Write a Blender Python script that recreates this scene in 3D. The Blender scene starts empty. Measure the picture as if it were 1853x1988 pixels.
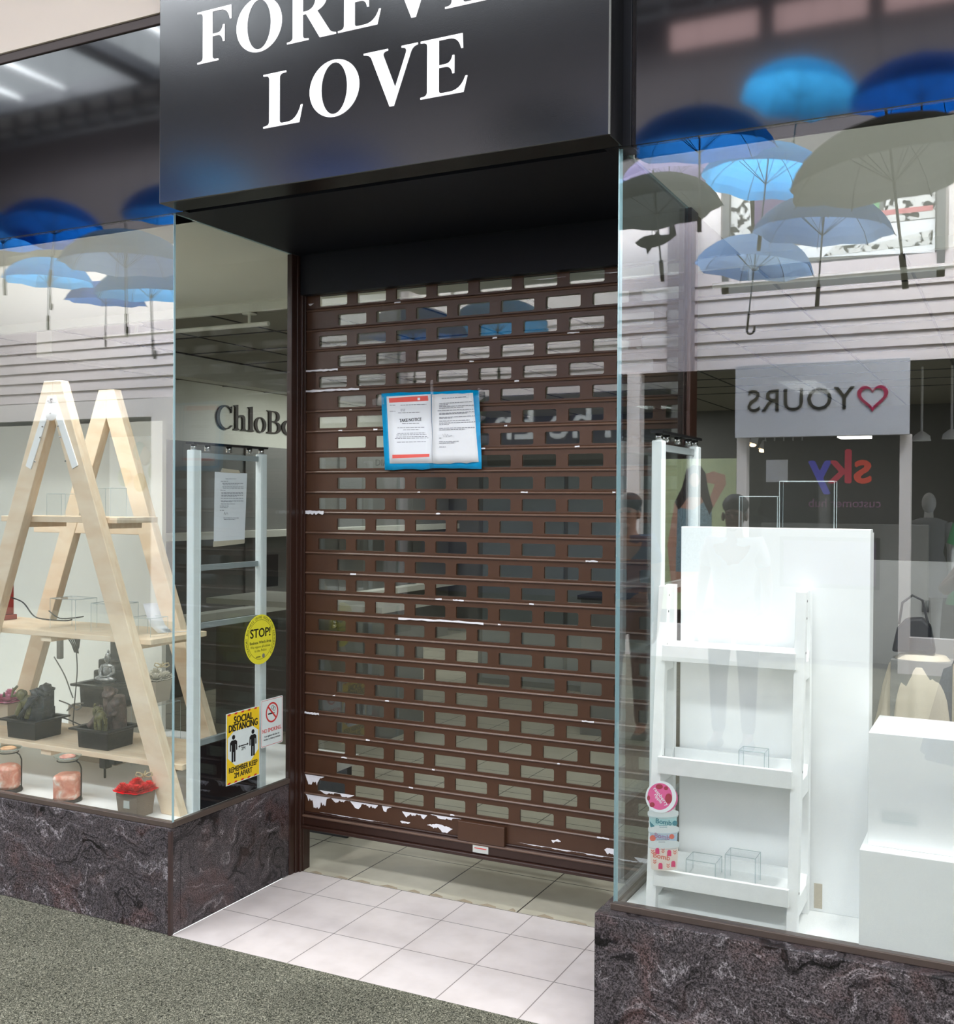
import bpy, bmesh, math, random
from mathutils import Vector, Matrix
PI = math.pi
R = random.Random(7)
sc = bpy.context.scene
COL = sc.collection

# ------------------------------------------------------------------ camera
CAMP = Vector((2.818, -3.103, 1.64)); F_PX = 2094.0
YAW, PITCH, ROLL = .4622, -.0107, .0058
Fw = Vector((-math.sin(YAW)*math.cos(PITCH), math.cos(YAW)*math.cos(PITCH), math.sin(PITCH)))
r0 = Vector((math.cos(YAW), math.sin(YAW), 0)); u0 = r0.cross(Fw)
Rt = r0*math.cos(ROLL)+u0*math.sin(ROLL); Up = u0*math.cos(ROLL)-r0*math.sin(ROLL)
cam = bpy.data.objects.new('camera', bpy.data.cameras.new('camera')); COL.objects.link(cam)
cam.matrix_world = Matrix(((Rt.x, Up.x, -Fw.x, CAMP.x), (Rt.y, Up.y, -Fw.y, CAMP.y), (Rt.z, Up.z, -Fw.z, CAMP.z), (0, 0, 0, 1)))
cam.data.sensor_fit = 'HORIZONTAL'; cam.data.sensor_width = 36; cam.data.lens = F_PX/1853*36
cam.data.clip_start = .02; cam.data.clip_end = 200
sc.camera = cam

def G(u, v, ax, val):
    """real point where the sight line through a photo pixel meets the plane ax = val"""
    d = Fw*F_PX + Rt*(u-926.5) - Up*(v-994); i = 'xyz'.index(ax)
    return CAMP + d*((val-CAMP[i])/d[i])
def OPP(u, v, D):
    """real point on the far side of the arcade seen mirrored in the shop glass (y = 0)"""
    p = G(u, v, 'y', D); return Vector((p.x, -p.y, p.z))

# ------------------------------------------------------------------ light and exposure
sc.view_settings.view_transform = 'Standard'; sc.view_settings.look = 'None'
sc.view_settings.gamma = 1; sc.view_settings.use_curve_mapping = False
sc.view_settings.exposure = 0.80
sc.cycles.use_denoising = True
sc.cycles.max_bounces = 9; sc.cycles.diffuse_bounces = 4; sc.cycles.glossy_bounces = 5
sc.cycles.transparent_max_bounces = 32; sc.cycles.caustics_reflective = False; sc.cycles.caustics_refractive = False
sc.cycles.sample_clamp_indirect = 6
w = bpy.data.worlds.new('daylight'); sc.world = w; w.use_nodes = True
w.node_tree.nodes['Background'].inputs[0].default_value = (.90, .97, 1.0, 1)
w.node_tree.nodes['Background'].inputs[1].default_value = 1.25

def area(name, loc, sx, sy, power, rot=(0, 0, 0), color=(1, 1, 1)):
    l = bpy.data.lights.new(name, 'AREA'); l.shape = 'RECTANGLE'; l.size = sx; l.size_y = sy; l.energy = power; l.color = color
    o = bpy.data.objects.new(name, l); COL.objects.link(o); o.location = loc; o.rotation_euler = rot
    return o
# daylight coming down through the glazed bays of the arcade roof
CEIL = 6.9
for i, x in enumerate((-8.45, -5.2, -2.0, 1.2, 4.4, 7.6)):
    area('skylight_bay', (x, -5.9, CEIL+.30), 2.5, 2.2, 330, rot=(-.5, 0, 0), color=(.96, .98, 1.0))
# unseen lights above the display windows; the left pair is added fill
area('window_downlight', (2.12, .068, 2.745), .16, .08, 9.5, rot=(.10, 0, 0), color=(1, .99, .97))
area('window_downlight', (2.80, .068, 2.745), .16, .08, 15, rot=(.06, 0, 0), color=(1, .99, .97))
area('window_downlight', (-.55, .068, 2.745), .16, .08, 8.5, rot=(.12, 0, 0), color=(1, .98, .94))  # added to brighten the left showcase and its pine shelf
area('window_downlight', (-1.5, .068, 2.745), .16, .08, 9, rot=(.12, 0, 0), color=(1, .98, .94))  # second added fill for the left showcase
# fill light added to brighten the unlit shop interior, no fittings there
for x, y in ((.5, 3.2), (-.6, 7.6), (1.2, 6.6), (-2.7, 5.3), (-2.8, 6.9)): area('shop_ceiling_lamp', (x, y, 2.64), .3, 1.2, 8, color=(.98, 1, .95))

# ------------------------------------------------------------------ materials
def newmat(name):
    m = bpy.data.materials.new(name); m.use_nodes = True; nt = m.node_tree; nt.nodes.clear()
    out = nt.nodes.new('ShaderNodeOutputMaterial'); return m, nt, out
def N(nt, t, **k):
    n = nt.nodes.new(t)
    for a, b in k.items():
        if a in n.inputs: n.inputs[a].default_value = b
        else: setattr(n, a, b)
    return n
def srgb(r, g, b):
    f = lambda c: (c/255/12.92) if c/255 <= .04045 else ((c/255+.055)/1.055)**2.4
    return (f(r), f(g), f(b), 1)
def pmat(name, rgb, rough=.6, metal=0, var=.06, scale=25, bump=0, bscale=120, spec=.5, emit=0, trans=0, sheen=0, alpha=1):
    m, nt, out = newmat(name); c = srgb(*rgb)
    p = N(nt, 'ShaderNodeBsdfPrincipled'); p.inputs['Roughness'].default_value = rough; p.inputs['Metallic'].default_value = metal
    p.inputs['Specular IOR Level'].default_value = spec
    tc = N(nt, 'ShaderNodeTexCoord'); no = N(nt, 'ShaderNodeTexNoise'); no.inputs['Scale'].default_value = scale; no.inputs['Detail'].default_value = 4
    nt.links.new(tc.outputs['Object'], no.inputs['Vector'])
    mx = N(nt, 'ShaderNodeMix', data_type='RGBA'); mx.inputs[6].default_value = tuple(min(1, x*(1-var)) for x in c[:3])+(1,); mx.inputs[7].default_value = tuple(min(1, x*(1+var)) for x in c[:3])+(1,)
    nt.links.new(no.outputs['Fac'], mx.inputs[0]); nt.links.new(mx.outputs[2], p.inputs['Base Color'])
    if emit:
        nt.links.new(mx.outputs[2], p.inputs['Emission Color']); p.inputs['Emission Strength'].default_value = emit
    if trans: p.inputs['Transmission Weight'].default_value = trans
    if bump:
        n2 = N(nt, 'ShaderNodeTexNoise'); n2.inputs['Scale'].default_value = bscale; n2.inputs['Detail'].default_value = 3
        nt.links.new(tc.outputs['Object'], n2.inputs['Vector']); b = N(nt, 'ShaderNodeBump'); b.inputs['Strength'].default_value = bump; b.inputs['Distance'].default_value = .01
        nt.links.new(n2.outputs['Fac'], b.inputs['Height']); nt.links.new(b.outputs[0], p.inputs['Normal'])
    nt.links.new(p.outputs[0], out.inputs[0]); return m
def glassmat(name, refl, tint=(1, 1, 1), rough=0.0):
    """clear sheet glass: mostly see-through, with a mirror coat that grows at grazing angles"""
    m, nt, out = newmat(name)
    t = N(nt, 'ShaderNodeBsdfTransparent'); t.inputs[0].default_value = (*tint, 1)
    g = N(nt, 'ShaderNodeBsdfGlossy'); g.inputs['Roughness'].default_value = rough; g.inputs[0].default_value = (.97, .98, 1, 1)
    lw = N(nt, 'ShaderNodeLayerWeight'); lw.inputs['Blend'].default_value = .5
    pw = N(nt, 'ShaderNodeMath', operation='POWER'); pw.inputs[1].default_value = 4.0; nt.links.new(lw.outputs['Facing'], pw.inputs[0])
    ma = N(nt, 'ShaderNodeMath', operation='MULTIPLY_ADD'); ma.inputs[1].default_value = .8; ma.inputs[2].default_value = refl; ma.use_clamp = True
    mx = N(nt, 'ShaderNodeMixShader')
    nt.links.new(pw.outputs[0], ma.inputs[0]); nt.links.new(ma.outputs[0], mx.inputs[0])
    nt.links.new(t.outputs[0], mx.inputs[1]); nt.links.new(g.outputs[0], mx.inputs[2]); nt.links.new(mx.outputs[0], out.inputs[0]); return m
def glossboard(name, rgb, refl, rough, edge=.9, bump=.03):
    """lacquered board: dark body under a mirror-like lacquer"""
    m, nt, out = newmat(name)
    d = N(nt, 'ShaderNodeBsdfDiffuse'); d.inputs[0].default_value = srgb(*rgb)
    g = N(nt, 'ShaderNodeBsdfGlossy'); g.inputs['Roughness'].default_value = rough; g.inputs[0].default_value = (.95, .97, 1, 1)
    tc = N(nt, 'ShaderNodeTexCoord'); no = N(nt, 'ShaderNodeTexNoise'); no.inputs['Scale'].default_value = 300
    b = N(nt, 'ShaderNodeBump'); b.inputs['Strength'].default_value = bump; b.inputs['Distance'].default_value = .002
    nt.links.new(tc.outputs['Object'], no.inputs['Vector']); nt.links.new(no.outputs['Fac'], b.inputs['Height']); nt.links.new(b.outputs[0], g.inputs['Normal'])
    lw = N(nt, 'ShaderNodeFresnel'); lw.inputs['IOR'].default_value = 1.5
    ma = N(nt, 'ShaderNodeMath', operation='MULTIPLY_ADD'); ma.inputs[1].default_value = edge; ma.inputs[2].default_value = refl; ma.use_clamp = True
    mx = N(nt, 'ShaderNodeMixShader')
    nt.links.new(lw.outputs[0], ma.inputs[0]); nt.links.new(ma.outputs[0], mx.inputs[0])
    nt.links.new(d.outputs[0], mx.inputs[1]); nt.links.new(g.outputs[0], mx.inputs[2]); nt.links.new(mx.outputs[0], out.inputs[0]); return m
def emat(name, rgb, s):
    m, nt, out = newmat(name); e = N(nt, 'ShaderNodeEmission'); e.inputs[0].default_value = srgb(*rgb); e.inputs[1].default_value = s
    nt.links.new(e.outputs[0], out.inputs[0]); return m
def ramp(nt, stops):
    r = N(nt, 'ShaderNodeValToRGB'); el = r.color_ramp.elements
    el[0].position = stops[0][0]; el[0].color = srgb(*stops[0][1])
    el[1].position = stops[-1][0]; el[1].color = srgb(*stops[-1][1])
    for p_, c_ in stops[1:-1]:
        e = el.new(p_); e.color = srgb(*c_)
    return r
def granite():
    m, nt, out = newmat('swirled_dark_granite'); L = nt.links.new
    tc = N(nt, 'ShaderNodeTexCoord')
    n1 = N(nt, 'ShaderNodeTexNoise'); n1.inputs['Scale'].default_value = 3.1; n1.inputs['Detail'].default_value = 3; n1.inputs['Roughness'].default_value = .5
    L(tc.outputs['Object'], n1.inputs['Vector'])
    sub = N(nt, 'ShaderNodeVectorMath', operation='SUBTRACT'); sub.inputs[1].default_value = (.5, .5, .5); L(n1.outputs['Color'], sub.inputs[0])
    scl = N(nt, 'ShaderNodeVectorMath', operation='SCALE'); scl.inputs['Scale'].default_value = .75; L(sub.outputs[0], scl.inputs[0])
    add = N(nt, 'ShaderNodeVectorMath', operation='ADD'); L(tc.outputs['Object'], add.inputs[0]); L(scl.outputs[0], add.inputs[1])
    nf = N(nt, 'ShaderNodeTexNoise'); nf.inputs['Scale'].default_value = 17; nf.inputs['Detail'].default_value = 6; nf.inputs['Roughness'].default_value = .65; L(tc.outputs['Object'], nf.inputs['Vector'])
    sf = N(nt, 'ShaderNodeVectorMath', operation='SCALE'); sf.inputs['Scale'].default_value = .085; L(nf.outputs['Color'], sf.inputs[0])
    add0 = add; add = N(nt, 'ShaderNodeVectorMath', operation='ADD'); L(add0.outputs[0], add.inputs[0]); L(sf.outputs[0], add.inputs[1])
    mp = N(nt, 'ShaderNodeMapping'); mp.inputs['Rotation'].default_value = (.5, .5, .3); mp.inputs['Scale'].default_value = (3.2, 3.2, 26); L(add.outputs[0], mp.inputs['Vector'])
    n2 = N(nt, 'ShaderNodeTexNoise'); n2.inputs['Scale'].default_value = 1.0; n2.inputs['Detail'].default_value = 10; n2.inputs['Roughness'].default_value = .72; L(mp.outputs[0], n2.inputs['Vector'])
    r = ramp(nt, [(.34, (12, 11, 13)), (.42, (58, 53, 56)), (.46, (118, 110, 114)), (.49, (34, 30, 32)), (.53, (134, 124, 128)), (.555, (48, 42, 45)), (.61, (178, 170, 174)), (.68, (92, 82, 86))]); L(n2.outputs['Fac'], r.inputs[0])
    n3 = N(nt, 'ShaderNodeTexNoise'); n3.inputs['Scale'].default_value = 4.5; n3.inputs['Detail'].default_value = 5; L(add.outputs[0], n3.inputs['Vector'])
    r3 = ramp(nt, [(.50, (0, 0, 0)), (.66, (150, 150, 150))]); L(n3.outputs['Fac'], r3.inputs[0])
    mx = N(nt, 'ShaderNodeMix', data_type='RGBA', blend_type='MIX'); mx.inputs[7].default_value = srgb(136, 98, 92)
    L(r3.outputs[0], mx.inputs[0]); L(r.outputs[0], mx.inputs[6])
    n4 = N(nt, 'ShaderNodeTexNoise'); n4.inputs['Scale'].default_value = 240; n4.inputs['Detail'].default_value = 4; L(tc.outputs['Object'], n4.inputs['Vector'])
    r4 = ramp(nt, [(.38, (70, 70, 70)), (.62, (255, 255, 255))]); L(n4.outputs['Fac'], r4.inputs[0])
    m2 = N(nt, 'ShaderNodeMix', data_type='RGBA', blend_type='MULTIPLY'); m2.inputs[0].default_value = .92; L(mx.outputs[2], m2.inputs[6]); L(r4.outputs[0], m2.inputs[7])
    p = N(nt, 'ShaderNodeBsdfPrincipled'); p.inputs['Roughness'].default_value = .33; p.inputs['Specular IOR Level'].default_value = .35; L(m2.outputs[2], p.inputs['Base Color']); L(p.outputs[0], out.inputs[0]); return m
def carpet():
    m, nt, out = newmat('grey_green_flecked_carpet'); L = nt.links.new
    tc = N(nt, 'ShaderNodeTexCoord')
    n0 = N(nt, 'ShaderNodeTexNoise'); n0.inputs['Scale'].default_value = 60; L(tc.outputs['Object'], n0.inputs['Vector'])
    s = N(nt, 'ShaderNodeVectorMath', operation='SCALE'); s.inputs['Scale'].default_value = .03; L(n0.outputs['Color'], s.inputs[0])
    a = N(nt, 'ShaderNodeVectorMath', operation='ADD'); L(tc.outputs['Object'], a.inputs[0]); L(s.outputs[0], a.inputs[1])
    n1 = N(nt, 'ShaderNodeTexNoise'); n1.inputs['Scale'].default_value = 210; n1.inputs['Detail'].default_value = 3; n1.inputs['Roughness'].default_value = .6; L(a.outputs[0], n1.inputs['Vector'])
    r = ramp(nt, [(.36, (38, 38, 32)), (.46, (92, 93, 82)), (.54, (132, 131, 116)), (.63, (196, 192, 172))]); L(n1.outputs['Fac'], r.inputs[0])
    n2 = N(nt, 'ShaderNodeTexNoise'); n2.inputs['Scale'].default_value = 2.5; L(tc.outputs['Object'], n2.inputs['Vector'])
    r2 = ramp(nt, [(.3, (225, 225, 225)), (.7, (255, 255, 255))]); L(n2.outputs['Fac'], r2.inputs[0])
    mx = N(nt, 'ShaderNodeMix', data_type='RGBA', blend_type='MULTIPLY'); mx.inputs[0].default_value = 1; L(r.outputs[0], mx.inputs[6]); L(r2.outputs[0], mx.inputs[7])
    p = N(nt, 'ShaderNodeBsdfPrincipled'); p.inputs['Roughness'].default_value = .95; p.inputs['Specular IOR Level'].default_value = .1
    b = N(nt, 'ShaderNodeBump'); b.inputs['Strength'].default_value = .6; b.inputs['Distance'].default_value = .004; L(n1.outputs['Fac'], b.inputs['Height']); L(b.outputs[0], p.inputs['Normal'])
    L(mx.outputs[2], p.inputs['Base Color']); L(p.outputs[0], out.inputs[0]); return m
def tiles(name, size, off, c1, c2, grout, gw, rough, bx=1.0):
    m, nt, out = newmat(name); L = nt.links.new
    tc = N(nt, 'ShaderNodeTexCoord'); mp = N(nt, 'ShaderNodeMapping'); mp.inputs['Location'].default_value = (-off[0], -off[1], 0); L(tc.outputs['Object'], mp.inputs['Vector'])
    br = N(nt, 'ShaderNodeTexBrick'); br.offset = 0; br.squash = 1
    br.inputs['Scale'].default_value = 1; br.inputs['Brick Width'].default_value = size*bx; br.inputs['Row Height'].default_value = size
    br.inputs['Mortar Size'].default_value = gw; br.inputs['Mortar Smooth'].default_value = .1; br.inputs['Bias'].default_value = 0
    br.inputs['Color1'].default_value = srgb(*c1); br.inputs['Color2'].default_value = srgb(*c2); br.inputs['Mortar'].default_value = srgb(*grout)
    L(mp.outputs[0], br.inputs['Vector'])
    n = N(nt, 'ShaderNodeTexNoise'); n.inputs['Scale'].default_value = 9; n.inputs['Detail'].default_value = 6; L(tc.outputs['Object'], n.inputs['Vector'])
    r = ramp(nt, [(.3, (244, 243, 242)), (.6, (255, 255, 255))]); L(n.outputs['Fac'], r.inputs[0])
    mx = N(nt, 'ShaderNodeMix', data_type='RGBA', blend_type='MULTIPLY'); mx.inputs[0].default_value = 1; L(br.outputs['Color'], mx.inputs[6]); L(r.outputs[0], mx.inputs[7])
    p = N(nt, 'ShaderNodeBsdfPrincipled'); p.inputs['Roughness'].default_value = rough; p.inputs['Specular IOR Level'].default_value = .3
    L(mx.outputs[2], p.inputs['Base Color']); L(p.outputs[0], out.inputs[0]); return m
def wood(name, c1, c2):
    m, nt, out = newmat(name); L = nt.links.new
    tc = N(nt, 'ShaderNodeTexCoord'); mp = N(nt, 'ShaderNodeMapping'); mp.inputs['Scale'].default_value = (3, 30, 9); L(tc.outputs['Object'], mp.inputs['Vector'])
    n = N(nt, 'ShaderNodeTexNoise'); n.inputs['Scale'].default_value = 2; n.inputs['Detail'].default_value = 5; n.inputs['Distortion'].default_value = .6; L(mp.outputs[0], n.inputs['Vector'])
    r = ramp(nt, [(.3, c1), (.7, c2)]); L(n.outputs['Fac'], r.inputs[0])
    p = N(nt, 'ShaderNodeBsdfPrincipled'); p.inputs['Roughness'].default_value = .55; L(r.outputs[0], p.inputs['Base Color']); L(p.outputs[0], out.inputs[0]); return m
def fabric(name, rgb, tr=.6):
    m, nt, out = newmat(name); d = N(nt, 'ShaderNodeBsdfDiffuse'); t = N(nt, 'ShaderNodeBsdfTranslucent'); d.inputs[0].default_value = srgb(*rgb); t.inputs[0].default_value = srgb(*rgb)
    mx = N(nt, 'ShaderNodeMixShader'); mx.inputs[0].default_value = tr
    nt.links.new(d.outputs[0], mx.inputs[1]); nt.links.new(t.outputs[0], mx.inputs[2]); nt.links.new(mx.outputs[0], out.inputs[0]); return m
def saltmat():
    m, nt, out = newmat('pink_rock_salt'); L = nt.links.new
    tc = N(nt, 'ShaderNodeTexCoord'); n = N(nt, 'ShaderNodeTexNoise'); n.inputs['Scale'].default_value = 22; n.inputs['Detail'].default_value = 6; n.inputs['Distortion'].default_value = 1; L(tc.outputs['Object'], n.inputs['Vector'])
    r = ramp(nt, [(.32, (214, 128, 106)), (.5, (236, 162, 138)), (.6, (246, 196, 176)), (.68, (255, 238, 228))]); L(n.outputs['Fac'], r.inputs[0])
    p = N(nt, 'ShaderNodeBsdfPrincipled'); p.inputs['Roughness'].default_value = .45; p.inputs['Subsurface Weight'].default_value = .3; p.inputs['Subsurface Radius'].default_value = (.02, .01, .006)
    L(r.outputs[0], p.inputs['Base Color']); L(p.outputs[0], out.inputs[0]); return m
def noisemat(name, stops, scale=30, rough=.5, metal=0, bump=.5):
    m, nt, out = newmat(name); L = nt.links.new
    tc = N(nt, 'ShaderNodeTexCoord'); n = N(nt, 'ShaderNodeTexNoise'); n.inputs['Scale'].default_value = scale; n.inputs['Detail'].default_value = 6; n.inputs['Distortion'].default_value = .8; L(tc.outputs['Object'], n.inputs['Vector'])
    r = ramp(nt, stops); L(n.outputs['Fac'], r.inputs[0])
    p = N(nt, 'ShaderNodeBsdfPrincipled'); p.inputs['Roughness'].default_value = rough; p.inputs['Metallic'].default_value = metal
    b = N(nt, 'ShaderNodeBump'); b.inputs['Strength'].default_value = bump; b.inputs['Distance'].default_value = .006; L(n.outputs['Fac'], b.inputs['Height']); L(b.outputs[0], p.inputs['Normal'])
    L(r.outputs[0], p.inputs['Base Color']); L(p.outputs[0], out.inputs[0]); return m

M = dict(
    granite=granite(), carpet=carpet(),
    tile=tiles('pale_entrance_tiles', .2992, (.2318, .2932), (232, 222, 220), (227, 218, 217), (150, 140, 138), .0022, .42),
    intile=tiles('cream_shop_tiles', .40, (.26, .80), (206, 200, 182), (202, 196, 178), (52, 44, 36), .003, .3, 1.0),
    glass=glassmat('shop_window_glass', .125, (.985, .998, .992)), sideglass=glassmat('side_window_glass', .03, (.93, .95, .945)),
    pane=glassmat('shutter_polycarbonate', .06, (.93, .95, .94), .02), acrylic=glassmat('clear_acrylic', .012, (.985, .993, .993)), acedge=pmat('acrylic_edge', (190, 204, 206), .2, 0, .05),
    glassedge=pmat('green_glass_edge', (168, 200, 208), .2, 0, .04), 
    fascia=glossboard('black_gloss_fascia', (13, 10, 12), .10, .055, .9, 0), signface=glossboard('satin_black_sign_face', (18, 17, 20), .068, .14, .5),
    black=pmat('black_painted_board', (6, 8, 18), .5, 0, .1, spec=.3), signside=pmat('black_sign_return', (14, 15, 18), .25, 0, .1),
    letters=pmat('white_acrylic_letter', (252, 250, 253), .3, 0, .01, emit=.45),  # some emission added to lift the white of the letters
    brown=pmat('brown_powder_coat', (50, 29, 22), .32, 0, .05, 12, .03), brown2=pmat('brown_slat_paint', (74, 48, 33), .38, 0, .07, 10, .04, 200),
    bare=pmat('bare_aluminium_patch', (235, 234, 240), .5, 0, .08, 60), bead=pmat('worn_brown_bead', (100, 76, 64), .38, 0, .12, 40),  # bead is a paler brown than the slat paint
    rail=pmat('bronze_window_rail', (92, 80, 74), .3, .3, .12), alu=pmat('satin_aluminium', (234, 241, 243), .4, 0, .03), dalu=pmat('grey_aluminium', (150, 158, 160), .4, 0, .05),
    white=pmat('white_paint', (249, 251, 251), .5, 0, .02), whitegloss=pmat('white_laminate', (249, 251, 252), .28, 0, .015, spec=.5), oldwhite=pmat('worn_white_paint', (246, 248, 248), .5, 0, .07, 30),
    shopwall=pmat('off_white_wall', (226, 226, 217), .8, 0, .03), shopceil=pmat('grey_ceiling_board', (150, 148, 138), .85, 0, .05), showceil=pmat('white_showcase_ceiling', (242, 243, 234), .7, 0, .02),
    greyboard=pmat('grey_panel', (120, 120, 118), .7), darkgrey=pmat('dark_grey_unit', (46, 47, 50), .5), cream=pmat('cream_plaster', (238, 225, 214), .85, 0, .03, 4), trim=pmat('dark_brown_trim', (62, 46, 44), .4),
    pine=wood('pale_pine', (234, 208, 176), (246, 228, 202)), salt=saltmat(),
    blackplastic=pmat('black_plastic', (20, 20, 22), .4), cable=pmat('black_cable', (22, 22, 24), .5), greycable=pmat('grey_cable', (140, 142, 140), .5),
    paper=pmat('white_paper', (236, 238, 245), .7, 0, .02, 8), paper2=pmat('crumpled_white_paper', (232, 233, 238), .6, 0, .05, 14), ink=pmat('printed_grey_ink', (128, 128, 138), .8), ink2=pmat('printed_black_ink', (34, 34, 40), .8),
    redink=pmat('salmon_red_print', (236, 98, 90), .7), bluefile=pmat('blue_plastic_wallet', (0, 158, 218), .3, 0, .1, 20, .3, 30), tape=glassmat('clear_sticky_tape', .08, (.9, .9, .9), .15),
    yellow=pmat('yellow_vinyl', (230, 222, 60), .4, 0, .03), syellow=pmat('sign_yellow', (240, 203, 40), .45, 0, .03), swhite=pmat('sign_white', (222, 232, 232), .45), sblack=pmat('sign_black', (22, 22, 24), .5), olive=pmat('olive_print', (96, 98, 40), .5), sred=pmat('sign_red', (206, 50, 48), .45),
    rock=noisemat('dark_fountain_rock', [(.3, (22, 24, 27)), (.55, (54, 58, 62)), (.75, (98, 104, 110))], 30, .35), elephant=noisemat('olive_elephant', [(.3, (62, 60, 38)), (.6, (112, 108, 66)), (.75, (150, 142, 96))], 40, .4),
    bark=noisemat('brown_stump', [(.3, (44, 34, 32)), (.6, (92, 74, 68)), (.75, (140, 116, 104))], 26, .5), silver=noisemat('silver_figure', [(.3, (120, 126, 130)), (.7, (190, 196, 200))], 60, .3, .6, .3),
    red=noisemat('red_rose_petals', [(.3, (196, 8, 16)), (.6, (244, 26, 34)), (.8, (255, 60, 60))], 50, .6, 0, .6), pink=noisemat('pink_petals', [(.3, (222, 90, 150)), (.6, (244, 170, 206)), (.8, (252, 214, 232))], 40, .6), wpetal=noisemat('white_petals', [(.3, (206, 204, 190)), (.7, (244, 242, 232))], 50, .6),
    leaf=pmat('green_leaf', (70, 96, 58), .5), taupe=pmat('taupe_card', (132, 116, 102), .6, 0, .03), ltaupe=pmat('light_taupe_card', (196, 186, 168), .6), tag=pmat('pale_tag', (196, 200, 196), .5), ribbon=pmat('gold_ribbon', (190, 176, 140), .35), blueb=pmat('blue_ribbon', (60, 130, 190), .5),
    dishglass=glassmat('dish_glass', .1, (.9, .96, .94)), wax=noisemat('swirled_wax', [(.35, (222, 130, 120)), (.6, (240, 190, 170))], 60, .4), wax2=noisemat('orange_wax', [(.35, (226, 160, 110)), (.6, (240, 200, 160))], 60, .4), iron=pmat('black_iron', (30, 28, 28), .4, .5), slate=pmat('dark_wood_base', (48, 38, 38), .6),
    steel=pmat('chrome_metal', (190, 190, 190), .15, 1), chlobo=pmat('dark_brown_letter', (42, 34, 31), .5), orange=pmat('red_orange_lamp', (150, 42, 30), .35), 
    siding=pmat('pinkish_white_siding', (226, 215, 213), .7, 0, .03, 3), oppwall=pmat('opposite_white_wall', (240, 232, 228), .8, 0, .03, 3), oppcol=pmat('opposite_column', (168, 158, 162), .7), oppdark=pmat('opposite_dark_cladding', (84, 78, 80), .7), oppin=pmat('dark_shop_interior', (26, 27, 30), .8), grey=pmat('sign_board_grey', (212, 212, 218), .5),
    navy=pmat('navy_sign_board', (26, 32, 66), .4), magenta=pmat('magenta_sign', (178, 28, 84), .4), lime=pmat('pale_green_poster', (186, 198, 150), .6), skin=pmat('tan_skin', (186, 140, 118), .5), darkskin=pmat('brown_skin', (110, 72, 56), .5), hair=pmat('dark_brown_hair', (34, 24, 22), .5), blackhair=pmat('black_hair', (14, 13, 14), .5),
    teal=noisemat('teal_print_cloth', [(.3, (50, 90, 100)), (.7, (150, 180, 190))], 60, .7), green=pmat('green_dress', (22, 150, 88), .7), purple=pmat('purple_panel', (94, 76, 110), .6), pgreen=pmat('green_panel', (120, 176, 128), .6), pyellow=pmat('ochre_panel', (206, 178, 100), .6), splat=noisemat('black_white_pattern', [(.44, (40, 40, 40)), (.5, (225, 225, 220))], 9, .7, 0, 0), pred=pmat('pale_red_stripe', (206, 130, 130), .6),
    plaid=noisemat('blue_grey_check_cloth', [(.35, (48, 58, 74)), (.6, (92, 104, 118))], 55, .8), blueshirt=pmat('mid_blue_cloth', (58, 78, 116), .8), greyshirt=pmat('pale_grey_cloth', (168, 172, 182), .8), jeans=pmat('dark_denim', (34, 42, 62), .8), shoe=pmat('dark_shoe', (28, 26, 26), .5), 
    orange2=pmat('orange_letter', (226, 70, 50), .4, emit=.45), crimson=pmat('crimson_letter', (200, 44, 74), .4, emit=.45), violet=pmat('violet_letter', (60, 60, 170), .4, emit=.7), plum=pmat('plum_letter', (120, 80, 110), .5, emit=.4), beam=pmat('dark_steel_beam', (52, 54, 58), .5), mallceil=pmat('pale_arcade_ceiling', (208, 205, 202), .8), lamp=emat('warm_spot_lamp', (255, 214, 160), 12), strip=emat('white_ceiling_lamp', (255, 250, 240), 4.5), pinkstrip=emat('pink_lit_window', (255, 214, 212), 1.3),
    tubw=pmat('white_tub_print', (226, 234, 236), .4), tpink=pmat('pink_tub_print', (222, 92, 150), .4), tred=pmat('raspberry_print', (160, 40, 66), .4), taqua=pmat('aqua_tub_print', (172, 216, 220), .4), tteal=pmat('teal_tub_print', (44, 130, 148), .4), tblue=pmat('pale_blue_tub_print', (178, 204, 226), .4), tlilac=pmat('lilac_print', (168, 124, 168), .4), tcoral=pmat('coral_tub_print', (232, 110, 92), .4), tcream=pmat('cream_tub_print', (240, 226, 216), .4), tlpink=pmat('hot_pink_print', (230, 50, 120), .4), gshade=pmat('tub_rim_grey', (190, 204, 208), .4),
)
UB = [fabric('sky_blue_canopy', (70, 176, 236), .72), fabric('mid_blue_canopy', (42, 118, 196), .7), fabric('grey_canopy', (118, 118, 112), .5), fabric('pale_blue_canopy', (150, 182, 220), .7), fabric('dark_grey_canopy', (60, 64, 66), .35), fabric('lilac_canopy', (170, 160, 196), .6), fabric('deep_blue_canopy', (20, 92, 178), .6)]

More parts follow.
